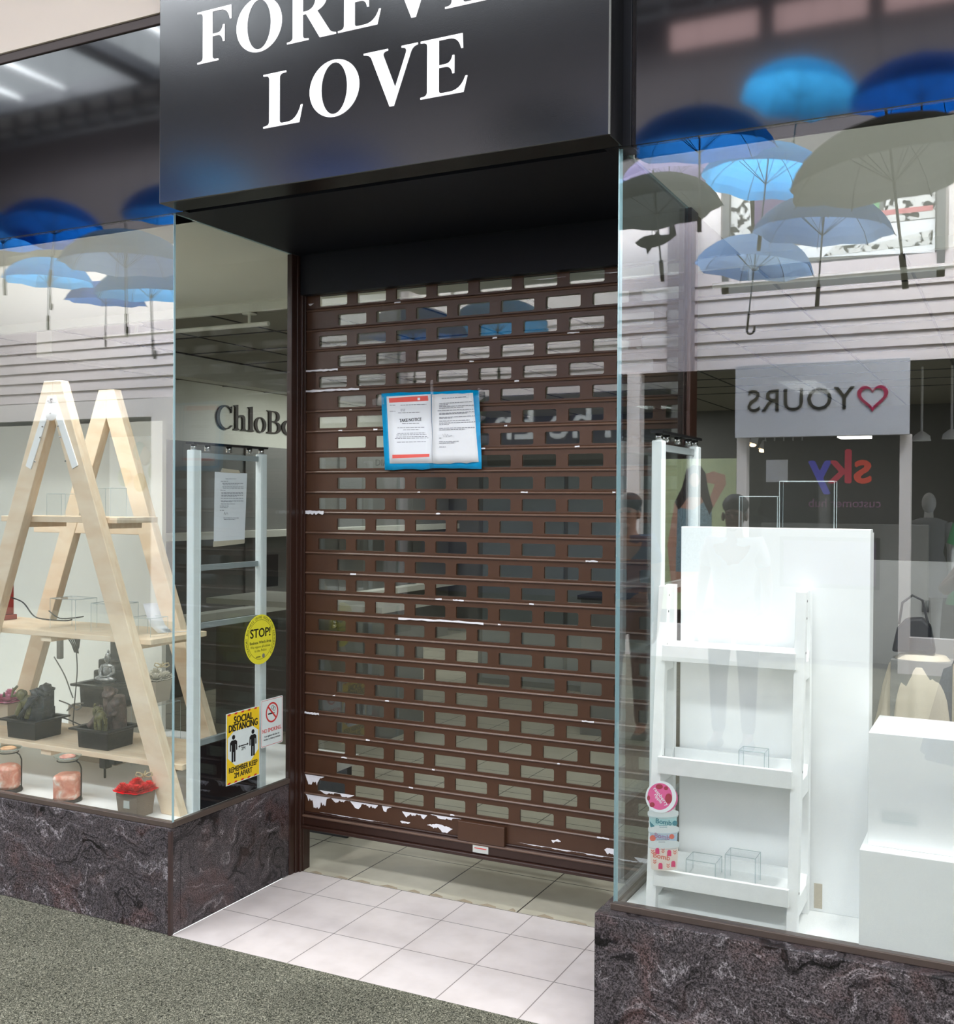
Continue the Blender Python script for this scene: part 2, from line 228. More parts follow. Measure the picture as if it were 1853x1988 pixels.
# ------------------------------------------------------------------ mesh helpers
WORLD = {}
class MB:
    def __init__(s): s.v = []; s.f = []; s.m = []; s.sm = []
    def add(s, vs, fs, mi=0, smooth=False):
        o = len(s.v); s.v += [Vector(v) for v in vs]
        for f in fs: s.f.append([o+i for i in f]); s.m.append(mi); s.sm.append(smooth)
        return s
    def box(s, x0, x1, y0, y1, z0, z1, mi=0, T=None):
        vs = [Vector((x, y, z)) for z in (z0, z1) for y in (y0, y1) for x in (x0, x1)]
        if T: vs = [T@v for v in vs]
        return s.add(vs, [(0, 2, 3, 1), (4, 5, 7, 6), (0, 1, 5, 4), (2, 6, 7, 3), (0, 4, 6, 2), (1, 3, 7, 5)], mi)
    def prism(s, poly, fn, mi=0, smooth=False):
        """poly: 2-D outline; fn(a, b, t) -> 3-D point, t = 0 / 1 the two end caps"""
        n = len(poly); vs = [fn(a, b, 0) for a, b in poly]+[fn(a, b, 1) for a, b in poly]
        s.add(vs, [tuple(range(n))[::-1], tuple(range(n, 2*n))], mi)
        o = len(s.v)-2*n
        for i in range(n):
            j = (i+1) % n; s.f.append([o+i, o+j, o+n+j, o+n+i]); s.m.append(mi); s.sm.append(smooth)
        return s
    def tube(s, pts, r, mi=0, n=8, cap=True, sx=1):
        pts = [Vector(p) for p in pts]; rs = r if isinstance(r, (list, tuple)) else [r]*len(pts); rings = []
        up = Vector((0, 0, 1)); prev = None
        for i, p in enumerate(pts):
            d = (pts[min(i+1, len(pts)-1)]-pts[max(i-1, 0)]).normalized()
            a = prev if prev is not None else (up if abs(d.z) < .9 else Vector((1, 0, 0)))
            b = d.cross(a).normalized(); a = b.cross(d).normalized(); prev = a
            rings.append([p+(a*math.cos(2*PI*k/n)+b*math.sin(2*PI*k/n)*sx)*rs[i] for k in range(n)])
        vs = [v for g in rings for v in g]; fs = []
        for i in range(len(pts)-1):
            for k in range(n): fs.append((i*n+k, i*n+(k+1) % n, (i+1)*n+(k+1) % n, (i+1)*n+k))
        s.add(vs, fs, mi, True)
        if cap: s.add(rings[0], [tuple(range(n))[::-1]], mi); s.add(rings[-1], [tuple(range(n))], mi)
        return s
    def lathe(s, c, prof, mi=0, n=28, T=None, close=True):
        vs = []; c = Vector(c)
        for r, z in prof:
            for k in range(n):
                v = Vector((r*math.cos(2*PI*k/n), r*math.sin(2*PI*k/n), z)); v = T@v if T else v; vs.append(c+v)
        fs = [(i*n+k, i*n+(k+1) % n, (i+1)*n+(k+1) % n, (i+1)*n+k) for i in range(len(prof)-1) for k in range(n)]
        if close: fs += [tuple(range(n))[::-1], tuple(range((len(prof)-1)*n, len(prof)*n))]
        return s.add(vs, fs, mi, True)
    def ell(s, c, r, mi=0, n=14, m=9, T=None, rough=0, seed=0):
        rr = random.Random(seed); c = Vector(c); r = (r, r, r) if not isinstance(r, (tuple, list)) else r; vs = []
        for i in range(m+1):
            th = PI*i/m
            for k in range(n):
                ph = 2*PI*k/n; q = 1+rough*(rr.random()-.5) if 0 < i < m else 1
                v = Vector((r[0]*math.sin(th)*math.cos(ph)*q, r[1]*math.sin(th)*math.sin(ph)*q, r[2]*math.cos(th)*q)); v = T@v if T else v; vs.append(c+v)
        fs = [(i*n+k, (i+1)*n+k, (i+1)*n+(k+1) % n, i*n+(k+1) % n) for i in range(m) for k in range(n)]
        return s.add(vs, fs, mi, True)
    def build(s, name, mats, parent=None, bevel=0, seg=2, weld=False, sub=0):
        me = bpy.data.meshes.new(name); org = Vector((0, 0, 0))
        if parent is not None: org = WORLD[parent.name]
        else:
            xs = [v.x for v in s.v]; ys = [v.y for v in s.v]; zs = [v.z for v in s.v]
            org = Vector(((min(xs)+max(xs))/2, (min(ys)+max(ys))/2, min(zs))) if getattr(s, 'center', False) else org
        me.from_pydata([v-org for v in s.v], [], s.f); 
        for m_ in (mats if isinstance(mats, (list, tuple)) else [mats]): me.materials.append(M[m_] if isinstance(m_, str) else m_)
        for p, mi, sm in zip(me.polygons, s.m, s.sm): p.material_index = mi; p.use_smooth = sm
        bm = bmesh.new(); bm.from_mesh(me); bmesh.ops.recalc_face_normals(bm, faces=bm.faces)
        if weld: bmesh.ops.remove_doubles(bm, verts=bm.verts, dist=1e-5)
        bm.to_mesh(me); bm.free(); me.update()
        o = bpy.data.objects.new(name, me); COL.objects.link(o)
        if parent is not None: o.parent = parent; WORLD[o.name] = org
        else: o.location = org; WORLD[o.name] = org
        if bevel:
            b = o.modifiers.new('bevel', 'BEVEL'); b.width = bevel; b.segments = seg; b.limit_method = 'ANGLE'
        if sub:
            b = o.modifiers.new('sub', 'SUBSURF'); b.levels = sub; b.render_levels = sub
        return o
def tag(o, label=None, cat=None, group=None, kind=None):
    if label: o['label'] = label
    if cat: o['category'] = cat
    if group: o['group'] = group
    if kind: o['kind'] = kind
    return o
def thing(name, loc, label, cat, group=None):
    o = bpy.data.objects.new(name, None); COL.objects.link(o); o.location = loc; o.empty_display_size = .05; WORLD[o.name] = Vector(loc)
    return tag(o, label, cat, group)
def S(o): o['kind'] = 'structure'; return o
def box(name, mat, x0, x1, y0, y1, z0, z1, parent=None, bevel=0):
    return MB().box(x0, x1, y0, y1, z0, z1).build(name, mat, parent, bevel)
def axes(origin, ax, ay):
    ax = Vector(ax).normalized(); ay = Vector(ay).normalized(); az = ax.cross(ay); o = Vector(origin)
    return Matrix(((ax.x, ay.x, az.x, o.x), (ax.y, ay.y, az.y, o.y), (ax.z, ay.z, az.z, o.z), (0, 0, 0, 1)))
def curve_mesh(cu, T, name, mat, parent):
    ob = bpy.data.objects.new('tmp', cu); COL.objects.link(ob); dg = bpy.context.evaluated_depsgraph_get(); dg.update()
    me = bpy.data.meshes.new_from_object(ob.evaluated_get(dg)); bpy.data.objects.remove(ob)
    me.transform(T); org = WORLD[parent.name] if parent is not None else Vector((0, 0, 0)); me.transform(Matrix.Translation(-org))
    me.materials.clear(); me.materials.append(M[mat]); o = bpy.data.objects.new(name, me); COL.objects.link(o)
    if parent is not None: o.parent = parent
    WORLD[o.name] = org; return o
def text(name, body, size, T, mat, parent, ext=.0004, bold=0, align='CENTER', sx=1, sp=1):
    cu = bpy.data.curves.new('t', 'FONT'); cu.body = body; cu.size = size; cu.extrude = ext;  cu.align_x = align; cu.align_y = 'CENTER'; cu.space_character = sp; cu.resolution_u = 3
    o = curve_mesh(cu, T@Matrix.Diagonal((sx, 1, 1, 1)), name, mat, parent)
    if bold:
        # heavier strokes: the outline repeated a hair's breadth to each side
        me = o.data; bm = bmesh.new(); bm.from_mesh(me); src = list(bm.verts)+list(bm.edges)+list(bm.faces); ax_ = T.to_3x3()@Vector((1, 0, 0)); ay_ = T.to_3x3()@Vector((0, 1, 0)); az_ = T.to_3x3()@Vector((0, 0, 1))
        for k, (dx, dy) in enumerate(((1, 0), (-1, 0), (0, .7), (0, -.7))):
            g_ = bmesh.ops.duplicate(bm, geom=src)['geom']; vs_ = [e for e in g_ if isinstance(e, bmesh.types.BMVert)]
            bmesh.ops.translate(bm, verts=vs_, vec=(ax_*dx+ay_*dy)*abs(bold)+az_*(-.00002*(k+1)))
        bm.to_mesh(me); bm.free()
    return o
def flat(name, polys, T, mat, parent, ext=.0004):
    """flat cut-out from 2-D outlines (inner outlines are holes)"""
    cu = bpy.data.curves.new('c', 'CURVE'); cu.dimensions = '2D'; cu.fill_mode = 'BOTH'; cu.extrude = ext
    for p in polys:
        s = cu.splines.new('POLY'); s.points.add(len(p)-1)
        for q, (x, y) in zip(s.points, p): q.co = (x, y, 0, 1)
        s.use_cyclic_u = True
    return curve_mesh(cu, T, name, mat, parent)
def circ(cx, cy, r, n=40, ry=None, a0=0, a1=2*PI):
    ry = ry or r; return [(cx+r*math.cos(a0+(a1-a0)*i/n), cy+ry*math.sin(a0+(a1-a0)*i/n)) for i in range(n if abs(a1-a0) > 6.2 else n+1)]
def rect(x0, y0, x1, y1): return [(x0, y0), (x1, y0), (x1, y1), (x0, y1)]
def rrect(x0, y0, x1, y1, r, n=5):
    o = []
    for cx, cy, a in ((x1-r, y0+r, -PI/2), (x1-r, y1-r, 0), (x0+r, y1-r, PI/2), (x0+r, y0+r, PI)):
        o += [(cx+r*math.cos(a+PI/2*i/n), cy+r*math.sin(a+PI/2*i/n)) for i in range(n+1)]
    return o
def path(d):
    """tiny outline language: M x y, L x y, Q cx cy x y"""
    t = d.replace(',', ' ').split(); out = []; i = 0; c = 'M'
    while i < len(t):
        if t[i] in 'MLQZ': c = t[i]; i += 1; 
        if c == 'Z' or i >= len(t): break
        if c in 'ML': out.append((float(t[i]), float(t[i+1]))); i += 2
        else:
            a, b, x, y = map(float, t[i:i+4]); i += 4; x0, y0 = out[-1]
            for k in range(1, 8):
                q = k/7; out.append(((1-q)**2*x0+2*q*(1-q)*a+q*q*x, (1-q)**2*y0+2*q*(1-q)*b+q*q*y))
    return out
LEFT = ' L 0 .97 L .05 .965 Q .11 .955 .11 .89 L .11 .11 Q .11 .045 .05 .035 L 0 .03'
GL = {
 'E': (.78, [path('M 0 0 L .70 0 L .76 .27 L .73 .27 Q .66 .05 .48 .045 L .36 .045 Q .30 .045 .30 .10 L .30 .485 L .40 .485 Q .50 .485 .52 .35 L .55 .35 L .55 .66 L .52 .66 Q .50 .53 .40 .53 L .30 .53 L .30 .955 L .46 .955 Q .62 .955 .66 .75 L .69 .75 L .68 1 L 0 1'+LEFT)]),
 'F': (.70, [path('M 0 0 L .42 0 L .42 .03 L .36 .035 Q .30 .045 .30 .11 L .30 .48 L .40 .48 Q .49 .48 .51 .34 L .54 .34 L .54 .66 L .51 .66 Q .49 .525 .40 .525 L .30 .525 L .30 .955 L .45 .955 Q .61 .955 .645 .74 L .675 .74 L .67 1 L 0 1'+LEFT)]),
 'L': (.74, [path('M 0 0 L .66 0 L .72 .32 L .69 .32 Q .62 .05 .45 .045 L .36 .045 Q .30 .045 .30 .10 L .30 .89 Q .30 .955 .36 .965 L .42 .97 L .42 1 L 0 1'+LEFT)]),
 'V': (.86, [path('M 0 1 L .40 1 L .40 .97 Q .30 .965 .33 .88 L .52 .30 L .69 .86 Q .72 .96 .62 .97 L .62 1 L .88 1 L .88 .97 Q .80 .96 .77 .87 L .50 -.02 L .43 -.02 L .13 .88 Q .10 .96 0 .97')]),
 'O': (.90, [circ(.43, .495, .43, 48, .515), circ(.43, .495, .225, 40, .465)[::-1]]),
 'R': (.88, [path('M 0 0 L .41 0 L .41 .03 L .36 .035 Q .30 .045 .30 .11 L .30 .48 L .36 .48 L .62 0 L .92 0 L .92 .03 Q .84 .04 .80 .10 L .57 .50 Q .75 .56 .75 .745 Q .75 1 .42 1 L 0 1'+LEFT), path('M .30 .53 L .38 .53 Q .54 .55 .54 .75 Q .54 .955 .38 .955 L .30 .955')[::-1]]),
 'C': (.74, [circ(.40, .49, .40, 36, .515, .72, 5.60)+[(.71, .13), (.72, .17)]+circ(.44, .49, .31, 36, .455, .80, 5.50)[::-1]+[(.66, .70), (.69, .70), (.70, .97), (.67, .97), (.655, .88)]]),
 'h': (.60, [path('M 0 0 L .26 0 L .26 .03 Q .20 .04 .20 .12 L .20 .50 Q .28 .57 .35 .57 Q .40 .56 .40 .44 L .40 .12 Q .40 .04 .34 .03 L .34 0 L .58 0 L .58 .03 Q .52 .04 .52 .12 L .52 .46 Q .52 .66 .39 .66 Q .28 .66 .20 .56 L .20 1.08 L .02 1.03 L .02 1.0 Q .08 1.0 .08 .94 L .08 .12 Q .08 .04 0 .03')]),
 'l': (.30, [path('M 0 0 L .26 0 L .26 .03 Q .20 .04 .20 .12 L .20 1.08 L .02 1.03 L .02 1.0 Q .08 1.0 .08 .94 L .08 .12 Q .08 .04 0 .03')]),
 'o': (.56, [circ(.27, .32, .27, 32, .34), circ(.27, .32, .15, 28, .30)[::-1]]),
 'B': (.70, [path('M 0 0 L .38 0 Q .66 .02 .66 .27 Q .66 .48 .44 .525 Q .60 .58 .60 .76 Q .60 1 .34 1 L 0 1 L 0 .97 Q .09 .96 .09 .89 L .09 .11 Q .09 .04 0 .03'), path('M .21 .55 L .30 .55 Q .47 .56 .47 .76 Q .47 .955 .30 .955 L .21 .955')[::-1], path('M .21 .045 L .32 .045 Q .52 .06 .52 .27 Q .52 .49 .32 .505 L .21 .505')[::-1]]),
}
def glyphs(word, x0, gap, T, h, mat, parent, ext, xs=1.0, name='letter', widths=None):
    x = x0
    for i, ch in enumerate(word):
        wd, polys = GL[ch]; P_ = [[(x+px*h*xs, py*h) for px, py in p] for p in polys]
        flat(name, P_, T, mat, parent, ext); x += wd*h*xs+gap
    return x

# ------------------------------------------------------------------ setting: floors, plinths, frames
HP, HT, W, DS = .403, 2.704, 1.742, .82
FRONT = lambda y: axes((0, y, 0), (1, 0, 0), (0, 0, 1))
SIDE = lambda x: axes((x, 0, 0), (0, 1, 0), (0, 0, 1))
OPPT = lambda y: axes((0, y, 0), (-1, 0, 0), (0, 0, 1))
S(box('floor', 'carpet', -14, 12, -8.2, 0, -.05, 0))
S(box('floor.001', 'tile', 0, W, 0, .800, -.05, 0))
S(box('floor.002', 'intile', -3.7, 7.0, .802, 9.0, -.05, 0))
# worn threshold strip
mb = MB(); 
rr = random.Random(3)
for i in range(14):
    x = .05+i*.12+rr.random()*.03; l = .03+rr.random()*.06
    mb.add([(x, .806, .0006), (x+l, .804, .0006), (x+l*.9, .818, .0006), (x+l*.3, .826+rr.random()*.01, .0006)], [(0, 1, 2, 3)])
tag(S(mb.build('trim_3', pmat('threshold_dirt', (176, 160, 138), .9, 0, .2))), 'worn brown marks along the threshold')
def plinth(n, x0, x1, y0, y1, xr=None):
    o = MB().box(x0, x1, y0, y1, 0, HP).build('trim_%d' % n, 'granite', None, .004); return S(o)
plinth(1, -4.5, .0, -.006, .05); S(box('trim_2', 'granite', -.05, .0, .05, .775, 0, HP-.001, None, .004))
plinth(4, 1.700, 6.0, -.052, .02); S(box('trim_5', 'granite', 1.701, 1.76, .02, .775, 0, HP-.001, None, .004))
# polished joint line at left plinth corner
S(box('trim_6', 'trim', -.012, .0015, -.0075, .006, 0, HP-.012))
# display platforms
S(MB().box(-3.6, -.02, .02, 1.32, .36, .405).build('floor.003', 'white'))
S(MB().box(1.76, 6.0, .02, 1.2, .36, .405).build('floor.004', 'white'))
S(box('wall_platform_left', 'darkgrey', -3.6, -.06, 1.28, 1.32, 0, .36)); S(box('wall_platform_right', 'darkgrey', 1.78, 6.0, 1.16, 1.2, 0, .36))
# fascia above glass, cream bulkhead above, dark column
S(box('wall_fascia_left', 'fascia', -4.5, .06, -.004, .02, HT, 3.415))
S(box('trim_7', 'trim', -4.5, .06, -.012, .08, 3.415, 3.452, None, .003))
S(box('wall_bulkhead', 'cream', -14, 12, -.02, .2, 3.452, CEIL+.2))
S(box('wall_fascia_right', 'fascia', 1.784, 6.0, -.004, .02, HT, 4.5))
S(box('trim_8', 'black', 1.70, 1.783, -.008, .08, HT-.002, 4.5, None, .002))
S(box('wall_near_left', 'cream', -14, -4.5, -.02, .2, 0, 3.452)); S(box('wall_near_right', 'cream', 6, 12, -.02, .2, 0, 3.452))
# soffit of the lobby and header above the shutter
S(box('ceiling_lobby', 'black', 0.004, W-.004, .02, .82, HT, HT+.04)); S(box('wall_header', 'black', .018, 1.738, .775, .812, 2.532, HT+.04))
# door-side frame posts
mb = MB().box(-.02, .006, .73, .80, 0.0, HT).box(-.018, .012, .765, .80, 0, HT).box(.006, .022, .785, .83, 0, HT); S(mb.build('trim_9', 'brown', None, .003))
# outer guide seen at the left of the shutter
# window rails
S(MB().box(-4.5, .004, -.004, .022, HP, HP+.022).box(-.018, .004, .02, .735, HP, HP+.022).build('trim_10', 'rail', None, .003))
S(MB().box(1.735, 6.0, -.010, .022, HP, HP+.022).box(1.738, 1.758, .02, .735, HP, HP+.022).build('trim_11', 'rail', None, .003))
# shop glazing
def pane(n, x0, x1, y0, y1, z0, z1, thin, mat='glass'):
    mb = MB().box(x0, x1, y0, y1, z0, z1); mb.m = [1]*6
    for i in {'y': (2, 3), 'x': (4, 5)}[thin]: mb.m[i] = 0
    return S(mb.build('window_%d' % n, [mat, 'glassedge']))
pane(1, -4.5, .002, .0, .010, HP+.018, HT+.002, 'y'); pane(2, -.010, .0, .0105, .735, HP+.018, HT+.002, 'x', 'sideglass')
pane(3, 1.742, 6.0, .0, .010, HP+.018, HT+.002, 'y'); pane(4, 1.742, 1.752, .0105, .735, HP+.018, HT+.002, 'x', 'sideglass')
S(box('trim_12', 'brown', 1.735, 1.765, .735, .83, 0, HT, None, .003))
# showcase ceilings, shop ceiling, walls
S(box('ceiling_showcase_left', 'showceil', -3.6, -.012, .115, 1.57, HT, HT+.05)); S(box('ceiling_showcase_right', 'showceil', 1.754, 6.0, .115, 1.57, HT, HT+.05)); S(MB().box(-3.6, 0, .02, .22, 2.80, 2.82).box(1.75, 6, .02, .22, 2.80, 2.82).box(-3.6, 0, .115, .13, HT, 2.80).box(1.75, 6, .115, .13, HT, 2.80).build('trim_19', 'white'))  # trim_19: unseen cover added to keep outside light from the lamp slot
S(box('ceiling_entrance', 'shopceil', -.012, 1.754, .82, 1.57, HT, HT+.05)); S(box('ceiling_showcase_edge', 'showceil', -3.6, 6.0, 1.57, 1.60, 2.655, HT+.05))
mb = MB().box(-3.6, 7.0, 1.6, 9.0, 2.66, 2.70); S(mb.build('ceiling_shop', 'shopceil'))
mb = MB()
for y in (2.2, 2.8, 3.4, 4.0, 4.6, 5.2, 5.8, 6.4, 7.0): mb.box(-3.6, 7, y, y+.012, 2.655, 2.662)
for x in [(-3.0+.6*i) for i in range(16)]: mb.box(x, x+.012, 1.6, 9, 2.655, 2.662)
S(mb.build('trim_13', 'darkgrey'))
S(box('wall_shop_left', 'shopwall', -3.7, -3.6, 0.1, 9, 0, 2.75)); S(box('wall_shop_back', 'greyboard', -3.7, 7, 8.9, 9, 0, 2.75)); S(box('wall_shop_right', 'greyboard', 6.0, 6.1, .05, 9, 0, 2.75))
S(box('wall_beam', 'shopwall', -2.55, -2.42, 1.61, 7.5, 2.50, 2.655))
# arcade: opposite building, roof
S(MB().box(-14, 12, -4.75, -.02, CEIL, CEIL+.05).box(-14, 12, -8.2, -7.05, CEIL, CEIL+.05).build('ceiling_arcade', 'mallceil'))
mb = MB()
for x in (-10.0, -6.95, -3.75, -.55, 2.65, 5.85, 9.0): mb.box(x, x+.30, -7.05, -4.75, CEIL-.10, CEIL+.05)
for y in (-4.80, -7.08): mb.box(-14, 12, y, y+.10, CEIL-.14, CEIL+.04)
S(mb.build('trim_14', 'beam'))
mb = MB()
for x in (-9.0, -8.2, -5.9, -4.9, -2.7, -1.7, .5, 1.6, 3.7, 4.8, 7.0, 8.0): mb.box(x, x+.05, -7.0, -4.8, CEIL-.03, CEIL+.03)
S(mb.build('trim_15', 'white'))
# open lattice girder along the far eaves
mb = MB()
for z in (CEIL-.42, CEIL-.30, CEIL-.18): mb.box(-14, 12, -7.45, -7.40, z, z+.035)
for i in range(60): x = -14+i*.44; mb.box(x, x+.04, -7.46, -7.39, CEIL-.42, CEIL)
S(mb.build('trim_18', 'beam'))
# ------------------------------------------------------------------ opposite facade
OY = -8.0
def Y(d): return OY-d
mb = MB()
for k in range(7):
    z = 3.0+k*.145
    mb.prism([(0, z), (.035, z+.004), (.012, z+.145), (0, z+.145)], lambda a, b, t: Vector((-13+24*t, OY+a, b)))
S(mb.build('wall_siding', 'siding'))
S(MB().box(-14, .08, Y(.2), OY+.004, 4.01, 5.05).box(2.24, 12, Y(.2), OY+.004, 4.01, 5.05).box(.05, 2.26, Y(.2), Y(.02), 4.0, 5.05).build('wall_opposite', 'oppwall'))
S(box('wall_opposite_upper', 'oppdark', -14, 12, Y(.2), OY+.02, 5.05, CEIL+.1))
mb = MB()
for x0, x1 in ((-.45, .45), (.62, 1.5), (1.66, 2.7), (2.9, 3.9)): mb.box(x0, x1, OY+.02, OY+.05, 6.36, 6.62)
tag(S(mb.build('window_5', 'pinkstrip')), 'row of lit clerestory lights high on the opposite wall')
S(MB().box(-.47, -.18, OY+.002, OY+.05, 3.0, 5.05).box(-4.9, -4.6, OY, OY+.12, 0, 5.05).build('trim_16', 'oppcol'))
S(MB().box(-.90, -.76, OY-.1, OY+.06, 0, 3.0).box(-7.6, -7.2, OY-.1, OY+.06, 0, 3.0).box(4.2, 4.4, OY-.1, OY+.06, 0, 3.0).box(.27, .37, OY-.1, OY+.04, 0, 2.3).box(1.83, 1.93, OY-.1, OY+.04, 0, 2.3).box(-.76, .27, OY-.08, OY+.02, 0, .35).box(1.93, 4.2, OY-.08, OY+.02, 0, .35)
  .box(-7.2, -4.9, OY-.1, OY+.03, 0, .4).box(-13, -7.6, OY-.1, OY+.03, 2.75, 3.0).box(-7.2, -4.9, OY-.1, OY+.03, 2.72, 3.0).build('trim_17', 'oppwall'))
S(MB().box(-14, 12, -13.2, -13, 0, 3.4).box(-14, 12, -13, OY-.1, 3.02, 3.2).build('wall_opposite_shop', 'oppin')); S(box('floor.005', 'oppin', -14, 12, -13, -8.2, -.05, .0))
S(box('wall_opposite_left_shop', 'darkgrey', -13, -4.95, -9.6, -9.5, 0, 3.0))
# window with abstract graphic panels, first floor
t = thing('graphic_panel_display', (1.15, OY, 3.78), 'framed colourful graphic panel above the pinkish white siding', 'panel')
fz0, fz1, fx0, fx1 = 3.78, 4.98, .10, 2.21
mb = MB().box(fx0, fx1, OY-.02, OY+.03, fz0, fz0+.07).box(fx0, fx1, OY-.02, OY+.03, fz1-.05, fz1).box(fx0, fx0+.07, OY-.02, OY+.03, fz0, fz1).box(fx1-.07, fx1, OY-.02, OY+.03, fz0, fz1); mb.build('frame', 'greyboard', t)
box('backing', 'greyboard', fx0+.07, fx1-.07, OY-.018, OY-.008, fz0+.07, fz1-.05, t)
T = OPPT(OY-.006)
fl = lambda P_: [[(-x, z) for x, z in p] for p in P_]
flat('splatter_print', fl([rect(.18, 4.2, .42, 4.93)]), T, 'splat', t); flat('splatter_print', fl([rect(1.66, 4.35, 2.12, 4.93)]), T, 'splat', t); flat('purple_print', fl([[(.40, 4.25), (.74, 4.15), (.80, 4.93), (.36, 4.93)]]), T, 'purple', t)
flat('white_print', fl([[(.18, 4.12), (2.12, 4.02), (2.12, 4.34), (1.64, 4.34), (1.64, 4.2), (.18, 4.22)]]), T, 'white', t); flat('ochre_print', fl([[(.80, 4.24), (1.25, 4.2), (1.2, 4.93), (.82, 4.93)]]), T, 'pyellow', t)
flat('green_print', fl([[(1.25, 4.24), (1.62, 4.24), (1.62, 4.93), (1.2, 4.93)]]), T, 'pgreen', t); flat('red_stripe', fl([rect(1.5, 4.42, 2.1, 4.47)]), axes((0, OY-.0045, 0), (-1, 0, 0), (0, 0, 1)), 'pred', t)
flat('pattern_print', fl([[(1.1, 4.08), (2.1, 4.1), (2.1, 4.24), (1.6, 4.16), (1.2, 4.17)]]), axes((0, OY-.004, 0), (-1, 0, 0), (0, 0, 1)), 'splat', t)
# YOURS sign board
t = thing('shop_sign_board', (1.1, OY+.1, 2.29), 'grey board with black YOURS lettering and a magenta heart outline', 'sign')
box('board', 'grey', .27, 1.92, OY+.06, OY+.13, 2.29, 3.02, t, .004)
T = OPPT(OY+.134)
flat('heart_outline', None or (lambda o, i: [o, i[::-1]])(*[[(-1.59+s_*.016*math.sin(a)**3*.55, 2.66+s_*.55*(.013*math.cos(a)-.005*math.cos(2*a)-.002*math.cos(3*a)-.001*math.cos(4*a))) for a in [2*PI*k/48 for k in range(48)]] for s_ in (16, 12)]), T, 'magenta', t, .006)
text('lettering', 'YOURS', .315, axes((.905, OY+.134, 2.645), (-1, 0, 0), (0, 0, 1)), 'sblack', t, .004, 0, sx=1.0, sp=1.05)
# navy shop sign further left
t = thing('navy_shop_sign', (-2.7, OY+.1, 2.3), 'navy fascia sign with large white letters starting The', 'sign')
box('board', 'navy', -4.55, -.95, OY+.04, OY+.1, 2.28, 3.0, t, .004)
text('lettering', 'The En', .62, axes((-1.5, OY+.104, 2.62), (-1, 0, 0), (0, 0, 1)), 'white', t, .004, .006, 'LEFT')
box('sign_window', 'navy', -4.55, -.95, OY-.3, OY-.28, .4, 2.1, t)
# coloured text boards inside the opposite shop
t = thing('customer_hub_board', (1.2, -8.75, 1.5), 'dark glass board with red to violet sky lettering', 'sign')
box('board', 'darkgrey', .38, 1.82, -8.80, -8.75, 1.35, 2.3, t)
TT = lambda x, z: axes((x, -8.744, z), (-1, 0, 0), (0, 0, 1))
for ch, x, mt in (('s', 1.40, 'orange2'), ('k', 1.19, 'crimson'), ('y', .97, 'violet')): text('letter', ch, .50, TT(x, 2.0), mt, t, .003, .012)
text('lettering', 'customer hub', .13, TT(1.22, 1.63), 'plum', t, .002, .001)
# poster with a woman
t = thing('fashion_poster', (-.12, OY-.03, .5), 'pale green poster of a long haired woman with one arm raised', 'poster')
box('panel', 'lime', -.55, .25, OY-.06, OY-.03, .5, 2.09, t)
TP = lambda d: OPPT(OY-.03+d)
def pp(*uv): return [(-(OPP(u, v, 8.03).x), OPP(u, v, 8.03).z) for u, v in uv]
flat('figure_arm', [pp((1355, 925), (1385, 915), (1408, 922), (1410, 940), (1385, 985), (1375, 975), (1388, 940), (1365, 935))], TP(.001), 'skin', t)
flat('figure_body', [pp((1310, 975), (1330, 960), (1350, 955), (1368, 960), (1378, 985), (1380, 1060), (1370, 1150), (1305, 1150), (1296, 1060))], TP(.0015), 'skin', t)
flat('figure_top', [pp((1316, 985), (1345, 990), (1370, 972), (1382, 990), (1382, 1110), (1312, 1110))], TP(.0022), 'teal', t)
flat('figure_hair', [pp((1333, 912), (1345, 903), (1360, 904), (1370, 918), (1374, 945), (1384, 985), (1378, 1000), (1362, 965), (1336, 965), (1318, 990), (1310, 975), (1325, 945))], TP(.003), 'hair', t)
flat('figure_face', [[(x, z) for x, z in pp(*circ(1349, 932, 10, 20, 14))]], TP(.004), 'skin', t)
# notices on the opposite door
t = tag(MB().box(.50, .72, OY-.3, OY-.295, 1.85, 2.08).build('door_notice', 'paper'), 'small white warning notice on the opposite shop door', 'notice')
# rectangular grey counter and mirror in the opposite shop
t = thing('display_counter', (1.5, -8.6, 0), 'grey display counter with a dark framed screen in the opposite shop', 'counter')
box('body', 'greyboard', .4, 2.05, -8.72, -8.55, 0, 1.42, t, .005); box('screen', 'darkgrey', .6, 1.6, -8.549, -8.54, .75, 1.28, t); box('screen_panel', 'purple', .64, 1.56, -8.539, -8.535, .79, 1.24, t)
